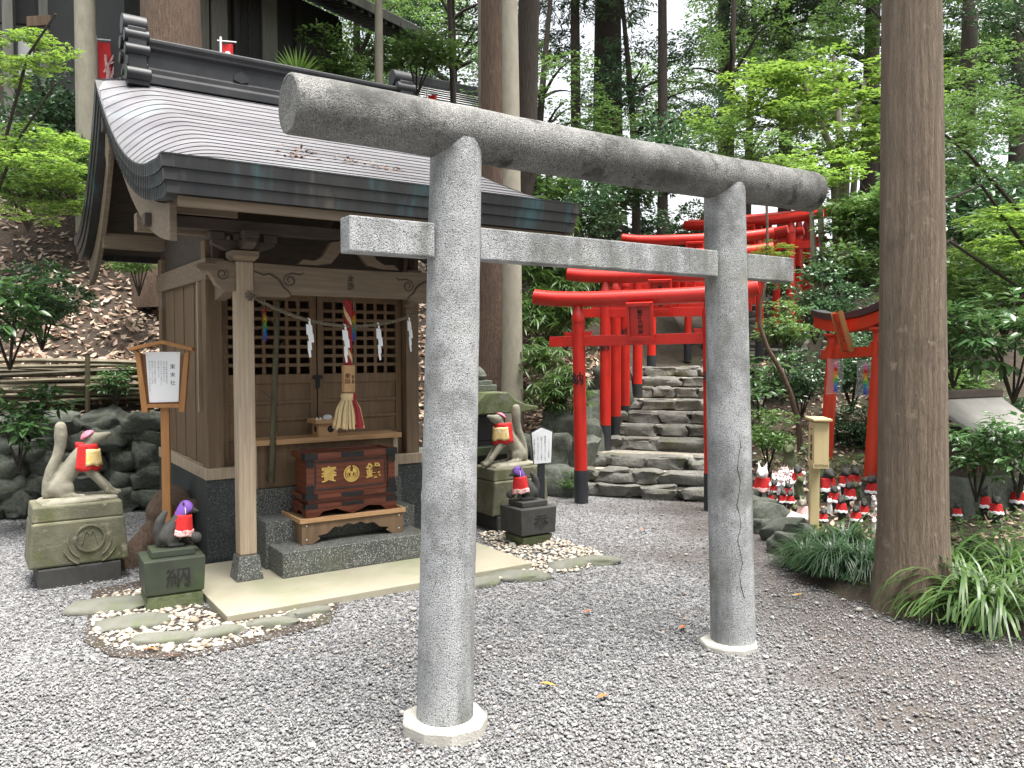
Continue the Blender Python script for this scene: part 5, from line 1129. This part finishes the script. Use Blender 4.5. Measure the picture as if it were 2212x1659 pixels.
# ------------------------------------------------------------------ shrubs
sl = [ # px, py(base), depth, radius, kind, label
 (60, 470, 9.6, .75, 'mid', 'mid green shrub on the leaf littered bank at the left edge'),
 (165, 440, 10.4, .8, 'mid', 'mid green shrub at the top of the bank behind the roof corner'),
 (110, 330, 11.2, .8, 'dark', 'dark shrub below the white store wall'),
 (40, 980, 6.9, .42, 'auc', 'broad leaved aucuba low at the left edge beside the pale fox'),
 (20, 760, 6.9, .5, 'auc', 'broad leaved aucuba at the left edge above the bamboo pile'),
 (90, 720, 7.4, .45, 'dark', 'dark leaved shrub in front of the dead leaves at left'),
 (250, 860, 8.3, .22, 'auc', 'spindly aucuba seedling over the bamboo pile near the notice board'),
 (300, 610, 9.2, .35, 'mid', 'small green sprout on the bank just left of the shrine wall'),
 (1175, 640, 11.5, .75, 'dark', 'dark shrub behind the left end of the first red gate'),
 (1330, 470, 13.5, .9, 'dark', 'glossy dark shrub above the stone tie beam left of the red beams'),
 (1270, 520, 12.2, .7, 'dark', 'glossy dark shrub right of the copper eave'),
 (1400, 430, 15, 1.0, 'dark', 'dark shrub in the gap under the stone top beam'),
 (1180, 480, 13.8, .9, 'mid', 'green shrub behind the right corner of the copper roof'),
 (1640, 880, 9.7, .45, 'auc', 'broad leaved shrub close behind the right torii pillar'),
 (1660, 985, 8.6, .35, 'mid', 'small leafy shrub behind the white fox cluster'),
 (1760, 720, 11.5, .7, 'dark', 'dark glossy shrub left of the leaning torii plaque'),
 (1820, 640, 12.5, .8, 'mid', 'green shrub behind the leaning torii cap'),
 (1730, 880, 10, .5, 'dark', 'dark shrub between the sapling and the left red pillar'),
 (1840, 860, 10.4, .65, 'dark', 'dark undergrowth shrub seen between the two orange pillars'),
 (1850, 980, 9.3, .4, 'dark', 'low dark shrub behind the leaning torii feet'),
 (1690, 760, 11.2, .5, 'mid', 'green shrub beside the dark upper stairs'),
 (2060, 800, 6.9, .42, 'auc', 'aucuba with large shining leaves hiding the tiny roofed shrine'),
 (2190, 830, 6.4, .5, 'auc', 'aucuba with large shining leaves at the right edge'),
 (2110, 1040, 6.0, .3, 'auc', 'low aucuba right of the big trunk above the figurines'),
 (2200, 1030, 5.6, .3, 'auc', 'low aucuba cut by the right edge of the picture'),
 (2060, 730, 8.5, .8, 'mid', 'green shrub behind the big trunk on its right side'),
 (2170, 700, 8.8, .9, 'mid', 'green shrub in the right background above the tiny shrine'),
 (1950, 800, 9.5, .8, 'dark', 'dark shrub hidden mostly by the big trunk'),
 (2120, 560, 11, 1.1, 'dark', 'large dark shrub high in the right background'),
 (1960, 560, 12.5, 1.2, 'mid', 'large green shrub behind the big trunk'),
 (1560, 600, 13.5, .6, 'mid', 'green shrub behind the right torii pillar among the red beams'),
 (1480, 560, 16.5, .8, 'dark', 'dark shrub beyond the red gates'),
 (720, 200, 13.2, .7, 'mid', 'green shrub below the dark hall wall behind the ridge'),
 (900, 190, 14.5, .9, 'mid', 'green shrub behind the right end of the shrine ridge'),
]
for i, (px, py, d, r, kd, l) in enumerate(sl):
    c = dp(px, py, d); z = min(c[2], Zf(c[0], c[1])+.6) if c[2] > Zf(c[0], c[1]) else c[2]
    shrub(l, c[0], c[1], c[2], r, kd, i)
k = 0
for X_, Y_, r_ in [(-8,14,1.2),(-6,15.5,1.2),(-2.6,15,1.0),(-1,14.5,1.),(.4,15.5,1.),(1.6,16.8,1.1),(2.6,18,1.),(7.2,15,1.3),(8.6,12.5,1.3),(10,15.5,1.4),(7.8,18,1.3),(5.4,10.6,.8),(6.6,9.2,.9),(6.1,11.8,1.),(3.4,21,1.2),(5.8,18.5,1.1),(4.9,8.2,.7),(.9,13,.8),(-.3,12.5,.8),(6.4,7.2,.8)]:
    shrub('undergrowth bush of the wood behind the gates and shrine', X_, Y_, Zf(X_, Y_)-.1, r_, ('dark','mid')[k % 2], k, group='undergrowth bushes of the wood', stem=k < 8); k += 1
for i, (px, py, d, r, l) in enumerate([(1150,800,10.6,.75,'bamboo grass with long leaves right of the grey trunk'), (1200,940,9.4,.5,'bamboo grass drooping beside the first red pillar'), (1150,640,11.6,.9,'tall bamboo grass left of the first red gate beam'), (1215,760,10.6,.6,'bamboo grass just left of the first red pillar'), (1165,860,9.8,.5,'bamboo grass hanging over the dead leaves behind the white sign'), (1222,900,9.3,.4,'bamboo grass hanging over the rocks at the first red pillar'), (1200,690,11,.7,'tall bamboo grass between the grey trunk and the red beams')]):
    c = dp(px, py, d); shrub(l, c[0], c[1], c[2]-.1, r, BG_, i, name='bamboo_grass', cat='bamboo grass', stem=False)
for i, (px, py, sc, l) in enumerate([(1742,1215,.95,'dark mondo grass clump at the left front of the bed'), (1800,1225,1.1,'dark mondo grass clump in the middle below the cream post'), (1868,1235,1.1,'dark mondo grass clump against the big trunk'), (1830,1185,.95,'dark mondo grass clump behind the others by the trunk'), (1765,1180,.8,'dark mondo grass clump at the foot of the cream post')]):
    q = gp(px, py); o = tag(link('grass_clump', GR_[i % 2]), l, 'grass clump', 'mondo grass clumps beside the big trunk'); o.location = (q[0], q[1], q[2]-.01); o.scale = (sc,sc,sc*1.15); o.rotation_euler = (0,0,i*1.3)
q = gp(1822, 1192); o = tag(link('tall_grass', TALL), 'tall upright dark grass blades in front of the right red pillar', 'grass clump'); o.location = q
for i, (px, py, sc, l) in enumerate([(2085,1300,1.0,'long leaved plant at the right foot of the big trunk'), (2150,1330,.95,'long leaved plant at the right edge, nearest the camera'), (2180,1240,.9,'long leaved plant at the right edge behind the others'), (2060,1230,.8,'long leaved plant tucked behind the big trunk'), (2000,1310,.5,'small long leaved tuft in front of the big trunk')]):
    q = gp(px, py); o = tag(link('long_leaf_plant', LL_[i % 2]), l, 'plant', 'long leaved plants beside the big trunk'); o.location = (q[0], q[1], q[2]-.02); o.scale = (sc,)*3; o.rotation_euler = (0,0,i*2.1)
for i, (x, y, r, kd, l) in enumerate([(.62,8.75,.16,'mid','little green plant at the left end of the lowest stair'),(2.35,8.75,.2,'dark','low plant at the right end of the lowest stairs'),(1.05,9.75,.17,'mid','little plant in the rocks beside the second red gate'),(2.75,10.0,.28,'mid','leafy plant crowding the right side of the stairs'),(3.05,11.0,.35,'dark','dark plant crowding the upper right side of the stairs'),(1.5,11.2,.25,'dark','dark plant on the rocks left of the middle stairs')]): shrub(l, x, y, Zf(x, y)+.05, r, kd, i, name='small_plant', cat='plant', stem=False)
# palm behind the ridge
pc = dp(640, 165, 9.2); t = thing('fan_palm', 'bright fan palm leaf behind the shrine ridge', 'palm', (pc[0], pc[1], pc[2]-1.2)); m_ = MB()
obj('stalk', MB().tube([(0,.1,-1.),(0,0,1.2)], .015, 6), LIME, t)
V, F = [], []
for i in range(26):
    a = R(-8+196*i/25); l = .33*random.uniform(.9,1.05); dy = .03*sin(i*2); b = len(V); n_ = Vector((-sin(a),0,cos(a)))*.013
    p1 = Vector((cos(a)*l*.5, dy, 1.2+sin(a)*l*.5)); p2 = Vector((cos(a)*l, dy-.06, 1.2+sin(a)*l))
    V += [(0,0,1.2), tuple(p1+n_), tuple(p2), tuple(p1-n_)]; F += [(b,b+1,b+2), (b,b+2,b+3)]
me = npmesh('fan', V, F); link('fan_leaf', me, t, LIME)

# ------------------------------------------------------------------ hall, store and banners up on the bank
m_hall = M('dark_hall_boards', (.03,.03,.028), (.018,.018,.017), 6, (5,5,.4), .7); m_hpan = M('grey_hall_panel', (.2,.2,.17), (.13,.13,.115), 5, (5,5,.5), .8)
m_hroof = M('pale_hall_roof', (.6,.6,.6), (.5,.5,.5), 5, ro=.5); m_plast = M('white_plaster', (.8,.8,.8), (.72,.72,.72), 3, ro=.8)
hx0 = px2(380, 12); t = thing('dark_hall', 'large dark timber hall with pale curved roof high on the bank behind the shrine', 'hall', (hx0, 12, 3.2), R(57))
obj('wall', MB().box(-.7, 3.35, 0, 4, 0, 4.2), m_hall, t)
for a, b, m in ((.32,.62,m_hpan),(.66,.95,m_hpan),(1.62,1.92,m_hpan)): obj('wall_panel', MB().box(a, b, -.05, -.002, .95 if a < 1 else .2, 4.1), m, t, bevel=.01)
for a in (0.2, 1.05, 2.3, 3.25): obj('post', MB().box(a, a+.1, -.08, -.003, 0, 4.1), m_hall, t, bevel=.008)
obj('rail', MB().prism([(-.7,.85),(3.35,.85),(3.35,.72),(-.7,.72)], 'y', -.1, -.052), m_hall, t)
obj('chain', MB().tube([(1.28+.012*cos(k*1.5), -.12, 4.1-k*.045) for k in range(80)], .014, 6), m_iron, t)
rf_ = [(-1.15,3.92),(-1.15,4.06),(.6,4.75),(2.2,6.0),(2.2,5.85),(.6,4.6)]
obj('roof', MB().prism(rf_, 'x', -1.4, 4.6), m_hroof, t, bevel=.01)
obj('roof_fascia', MB().box(-1.4, 4.6, -1.18, -1.152, 3.88, 4.03), m_hpan, t)
for k in range(31): obj('rafter', MB().prism([(-1.14,3.82),(-1.14,3.915),(.1,4.38),(.1,4.28)], 'x', -1.3+k*.19, -1.23+k*.19), m_hall, t)
q = dp(120, 190, 12.5); t = thing('white_store', 'white walled store with dark posts and beam at the upper left', 'store', (q[0]+.15, q[1], 4.15), R(10))
obj('wall', MB().box(-.75, .75, .3, .4, 1.55, 2.2), m_plast, t); obj('lower_wall', MB().box(-1.6, .8, .25, .35, 0, 1.5), m_wdark, t); obj('upper_wall', MB().box(-1.6,.8,.25,.35,2.3,3.6), m_hall, t)
for x in (-.85, -.35): obj('post', MB().box(x, x+.15, 0, .12, 0, 3.4), m_hpan, t, bevel=.01)
obj('beam', MB().prism([(-.5,2.15),(.9,2.35),(.9,2.5),(-.5,2.3)], 'y', -.05, -.002), m_wwall, t, bevel=.01)
def banner(label, px, py, d, w_, h_, emblem=False, flowers=False):
    c = dp(px, py, d); t = thing('banner', label, 'banner', (c[0], c[1], c[2]-h_-1.), R(15))
    obj('pole', MB().tube([(-w_/2-.02,0,-.3),(-w_/2-.02,0,h_+1.08)], .014, 8), m_paper, t); obj('cross_bar', MB().tube([(-w_/2-.06,0,h_+1.03),(w_/2+.04,0,h_+1.03)], .01, 8), m_paper, t)
    b = obj('cloth', MB().grid(lambda a, q_: (-w_/2+w_*a, .02*sin(a*6+q_*3), 1+h_*(1-q_)), 8, 8), m_red, t, True, recalc=False)
    if emblem: obj('white_disc', MB().tube([(0,-.03,1+h_*.55),(0,-.024,1+h_*.55)], w_*.28, 20), m_paper, b)
    if flowers:
        m_ = MB()
        for k in range(7): m_.tube([(random.uniform(-.4,.4)*w_,-.034,1+h_*random.uniform(.1,.9)) for _ in (0,1)], .02, 5)
        obj('white_characters', m_, m_floral, b)
banner('small red banner with a white disc in front of the dark hall', 492, 95, 10.6, .13, .3, True)
banner('red banner with pale markings beside the pale smooth trunk', 240, 92, 11.6, .34, .8, False, True)
banner('red banner tip above the stone beam left of the second roof', 934, 205, 15.5, .16, .5, True)
q = dp(960, 235, 19); t = thing('second_hall', 'second small hall roof with dark ridge seen above the stone beam', 'hall', (q[0]+.3, q[1], q[2]-2.6), R(32))
obj('wall', MB().box(-1, 1.2, -.5, 1.2, 0, 2.3), m_hall, t)
obj('roof', MB().prism([(-1.1,2.2),(-1.1,2.3),(.3,3.1),(1.7,2.3),(1.7,2.2),(.3,2.98)], 'x', -1.3, 1.5), m_hroof, t)
for k in range(7): z_ = 2.3+.8*k/7; obj('roof_course', MB().box(-1.31, 1.51, -1.1+1.4*k/7-.03, -1.1+1.4*k/7, z_-.005, z_+.02), m_tile, t)
obj('ridge', MB().box(-1.35, 1.55, .2, .4, 3.05, 3.25), m_tile, t, bevel=.02)

# ------------------------------------------------------------------ ground scatter: dead leaves, pebbles, gravel, flat stones
def litter(name, label, n, fx, sz, m, lift=.02, flat=.5):
    P = np.array([fx() for _ in range(n)]); z = Z(P[:,0], P[:,1]); e = .05
    gx = (Z(P[:,0]+e, P[:,1])-z)/e; gy = (Z(P[:,0], P[:,1]+e)-z)/e
    N = np.stack([-np.clip(gx,-1.5,1.5), -np.clip(gy,-1.5,1.5), np.ones(n)], -1) + rdir(n)*flat; D = rdir(n); D[:,2] *= .4
    z = z + np.array([noise.noise(Vector((a*1.6, b*1.6, 0)))*.06+noise.noise(Vector((a*5, b*5, 3)))*.025 for a, b in P])*np.clip(z*3, 0, 1)
    Ln = sz*rng.uniform(.6, 1.35, n); me = leafmesh(name, np.column_stack([P, z+lift*rng.uniform(.2,1.6,n)]), D, N, Ln, Ln*rng.uniform(.35,.6,n), m, False, -.2)
    o = link(name, me); kind(o, 'stuff'); return tag(o, label, 'dead leaves')
def lf():
    while True:
        x = random.uniform(-8, 1.4); y = random.uniform(7, 14)
        d = (y-yfoot(x))
        if x > .6: d = -(((x-1.35)*.951-(y-8.7)*.309)+.8)*2
        if 0.1 < d < 5.2*random.random()**.7 + .5: return (x, y)
litter('leaf_litter', 'dry brown leaves covering the bank behind the shrine', 15000, lf, .085, m_lit, .03)
def lf2():
    while True:
        y = random.uniform(5.2, 13); x = random.uniform(1.9, 6.5); b = (x-1.35)*.951-(y-8.7)*.309
        if b > .95 and (x > 2.2 or y > 8): return (x, y)
litter('leaf_litter', 'dry leaves on the shady slope behind the fox figurines', 4500, lf2, .07, m_lit, .02)
def lf3():
    while True:
        y = random.uniform(4.3, 10); x = random.uniform(2.1, 5.5); e = x-float(np.interp(y, [3.5,4.0,4.4,4.8,5.2,5.5,6.4,7.9,9.2], [3.9,3.2,2.7,2.25,1.98,1.9,2.1,2.38,2.5]))
        if e > .15 and noise.noise(Vector((x*1.5, y*1.5, 5))) > -.15 and not (2.2 < x < 3.5 and 6.6 < y < 8.2 and random.random() < .75): return (x, y)
def inapron(x, y):
    u = (x-O0[0])*cos(YAW)+(y-O0[1])*sin(YAW); v = -(x-O0[0])*sin(YAW)+(y-O0[1])*cos(YAW); return -.345 < u < 1.82 and v > -.75
EARTH = [(gz(px, py)[0], gz(px, py)[1], a, b) for px, py, a, b in ((1790,1455,.42,.2),(2060,1560,.5,.22),(1890,1530,.3,.12),(1660,1600,.22,.07),(2180,1450,.35,.2),(1480,1250,.3,.14),(120,1420,.3,.14))]
def earth(x, y):
    return min(((x-ex)/a)**2+((y-ey)/b)**2 + 1.3*noise.noise(Vector((x*4, y*4, 1))) for ex, ey, a, b in EARTH)
def gv():
    while True:
        y = 1.95/random.random()**.9
        if y > 8.6: continue
        x = random.uniform(-.66, .66)*y
        if inapron(x, y) or Zf(x, y) > .03: continue
        e_ = earth(x, y)
        if e_ < 2 and random.random() < .62-.3*max(0, e_): continue
        if y > 5.5 and x < -2: 
            if random.random() < .4: continue
        return (x, y)
def lf4():
    while True:
        p = gv()
        if noise.noise(Vector((p[0]*.9, p[1]*.9, 2))) > -.1: return p
o_ = litter('leaf_litter', 'small bits of dead leaf and twig strewn over the gravel', 420, lf4, .02, m_lit, .012); o_.location.z = .008
o_ = litter('ground_cover', 'low green ground cover leaves over the shady bed at right', 5200, lf3, .055, m_lf[1], .05); o_['category'] = 'ground cover'
def pebbles(name, label, pts, s0, s1, m, zb=0., cat='pebbles', flatz=.6):
    n = len(pts); P = np.array(pts); base_v = np.array([(1,0,0),(0,1,0),(-1,0,0),(0,-1,0),(0,0,1),(0,0,-1),(.62,.62,.45),(-.62,.62,.45),(-.62,-.62,.45),(.62,-.62,.45)])
    FB = np.array([(0,6,9),(6,4,9),(9,4,8),(3,9,8),(0,9,3),(1,7,6),(7,4,6),(1,6,0),(2,7,1),(2,8,7),(8,4,7),(2,3,8),(0,3,5),(3,2,5),(2,1,5),(1,0,5)])
    sc = rng.uniform(s0, s1, (n,1,1))*(1+.9*(rng.random((n,1,1)) > .97)); J = base_v[None]*rng.uniform(.62,1.2,(n,10,3)); a = rng.uniform(0, 6.28, n); ca, sa = np.cos(a)[:,None], np.sin(a)[:,None]
    st_ = rng.uniform(.7,1.25,(n,1)); x, y, z = J[...,0]*st_, J[...,1]/st_, J[...,2]*flatz
    tl = rng.uniform(-.5,.5,(n,1)); z2 = z+x*tl*.6
    V = np.stack([x*ca-y*sa, x*sa+y*ca, z2], -1)*sc; V[...,0] += P[:,0:1]; V[...,1] += P[:,1:2]; V[...,2] += zb+sc[...,0]*.25
    me = npmesh(name, V.reshape(-1,3), (np.arange(n)[:,None,None]*10+FB[None]).reshape(-1,3)); me.materials.append(m); o = link(name, me); kind(o, 'stuff'); return tag(o, label, cat)
pebbles('gravel', 'loose grey gravel stones over the court', [gv() for _ in range(120000)], .0035, .0085, m_peb, cat='gravel')
pebbles('scattered_stones', 'larger pale stones lying loose on the gravel court', [gv() for _ in range(420)], .009, .019, m_wst, cat='stones')
def poly(pts, n, z=0):
    o = []; xs_ = [p[0] for p in pts]; ys_ = [p[1] for p in pts]
    while len(o) < n:
        x, y = random.uniform(min(xs_), max(xs_)), random.uniform(min(ys_), max(ys_)); c = False
        for i in range(len(pts)):
            (x1, y1), (x2, y2) = pts[i], pts[i-1]
            if (y1 > y) != (y2 > y) and x < (x2-x1)*(y-y1)/(y2-y1)+x1: c = not c
        if c and not inapron(x, y): o.append((x, y))
    return o
G2 = lambda *a: [gz(*p)[:2] for p in a]
pp_ = poly(G2((190,1370),(215,1290),(300,1270),(425,1310),(500,1345),(720,1300),(705,1335),(520,1385),(400,1412),(250,1405)), 800) + poly(G2((1035,1150),(1085,1150),(1190,1160),(1310,1195),(1270,1230),(1160,1245),(1050,1180)), 750) + poly(G2((1040,1240),(1120,1225),(1150,1240),(1060,1262)), 60)
pebbles('pale_pebbles', 'cream pebbles along the edge of the paved apron', pp_, .012, .024, m_wpeb)
G_ = lambda px, py: gz(px, py)
q = [gz(*p)[:2] for p in ((180,1385),(200,1275),(300,1255),(425,1300),(495,1338),(735,1296),(715,1345),(520,1398),(390,1425),(240,1418))]
o = obj('bare_soil', MB().prism(q, 'z', -.02, .002), m_soil); kind(o, 'structure'); tag(o, 'dark bare soil under the pale pebbles by the small left fox', 'soil')
for i, (px, py, a, b, l) in enumerate([(240,1310,.24,.14,'flat mossy stepping stone left of the small dark fox'), (290,1347,.2,.12,'flat mossy stepping stone nearest the left gravel edge'), (355,1385,.17,.08,'flat stepping stone below the small dark fox pedestal'), (470,1372,.15,.06,'flat stepping stone at the left end of the apron front edge'), (590,1350,.15,.05,'flat stepping stone in the middle of the apron front edge'), (670,1328,.13,.05,'flat stepping stone against the apron near the tall pillar'), (1125,1248,.2,.1,'pale flat stepping stone right of the tall pillar'), (1225,1222,.17,.09,'flat stepping stone at the right corner of the apron'), (1290,1215,.17,.07,'small flat stepping stone farthest to the right'), (1040,1262,.13,.08,'flat stepping stone touching the tall pillar side')]):
    q = G_(px, py); me = rock(a, b, .035, i+20, 3, .16, .7); o = tag(link('stepping_stone', me, None, m_flag), l, 'stepping stone', 'stepping stones round the apron'); o.location = (q[0], q[1], .006); o.rotation_euler = (0,0,R(20)+.3*sin(i*3))
m_of = [M('orange_leaf', (.5,.17,.05), (.4,.12,.04), 30, ro=.5), M('yellow_leaf', (.6,.33,.05), (.45,.2,.04), 30, ro=.5), M('brown_leaf', (.16,.08,.04), (.1,.05,.03), 30, ro=.6)]
for px, py, r_, k, l in ((1270,1328,.4,0,'orange fallen leaf on the gravel between the torii pillars, farther one'), (1476,1362,.9,0,'brownish orange fallen leaf near the right pillar pedestal'), (1180,1487,-.3,1,'yellow fallen leaf on the gravel in the middle foreground'), (1302,1514,.7,0,'pinkish fallen leaf right of the yellow leaf'), (322,1410,.1,0,'orange fallen leaf on the gravel at left'), (372,1424,.5,2,'dark brown fallen leaf on the gravel at left'), (1725,1292,.2,1,'tan fallen leaf below the dark grass clump'), (1390,1148,.6,0,'small orange leaf on the path to the stairs')):
    q = G_(px, py); me = leafmesh('leaf', np.array([[-.035,0,.0]]), np.array([[1.,.1,.05]]), np.array([[.1,.15,1.]]), np.array([.085]), np.array([.034]), m_of[k], True, .12)
    o = tag(link('fallen_leaf', me), l, 'fallen leaf', 'fallen leaves on the gravel'); o.location = (q[0], q[1], .02); o.rotation_euler = (0,0,r_)
for u, t_, l in ((.22,.2,'brown leaf clump on the copper roof, nearest the roof corner'), (.36,.3,'rust coloured leaf clump higher on the copper roof'), (.62,.24,'brown leaf clump on the copper roof behind the stone beam'), (.86,.2,'brown leaf clump on the copper roof beside the tall pillar')):
    n = 16; c = rf(u, t_); P = np.array([(random.gauss(0,.06), random.gauss(0,.03), 0) for _ in range(n)]); P[:,2] = P[:,1]*.43+.02; N = np.array([(0,-.4,1.)]*n)+rdir(n)*.6
    me = leafmesh('leaf_clump', P, rdir(n)*np.array([1,1,.3]), N, rng.uniform(.03,.06,n), rng.uniform(.012,.025,n), m_of[2], False, .1); o = tag(link('leaf_clump', me), l, 'dead leaves', 'leaf clumps on the copper roof'); o.location = W(c.x, c.y, c.z); o.rotation_euler = (0,0,YAW)
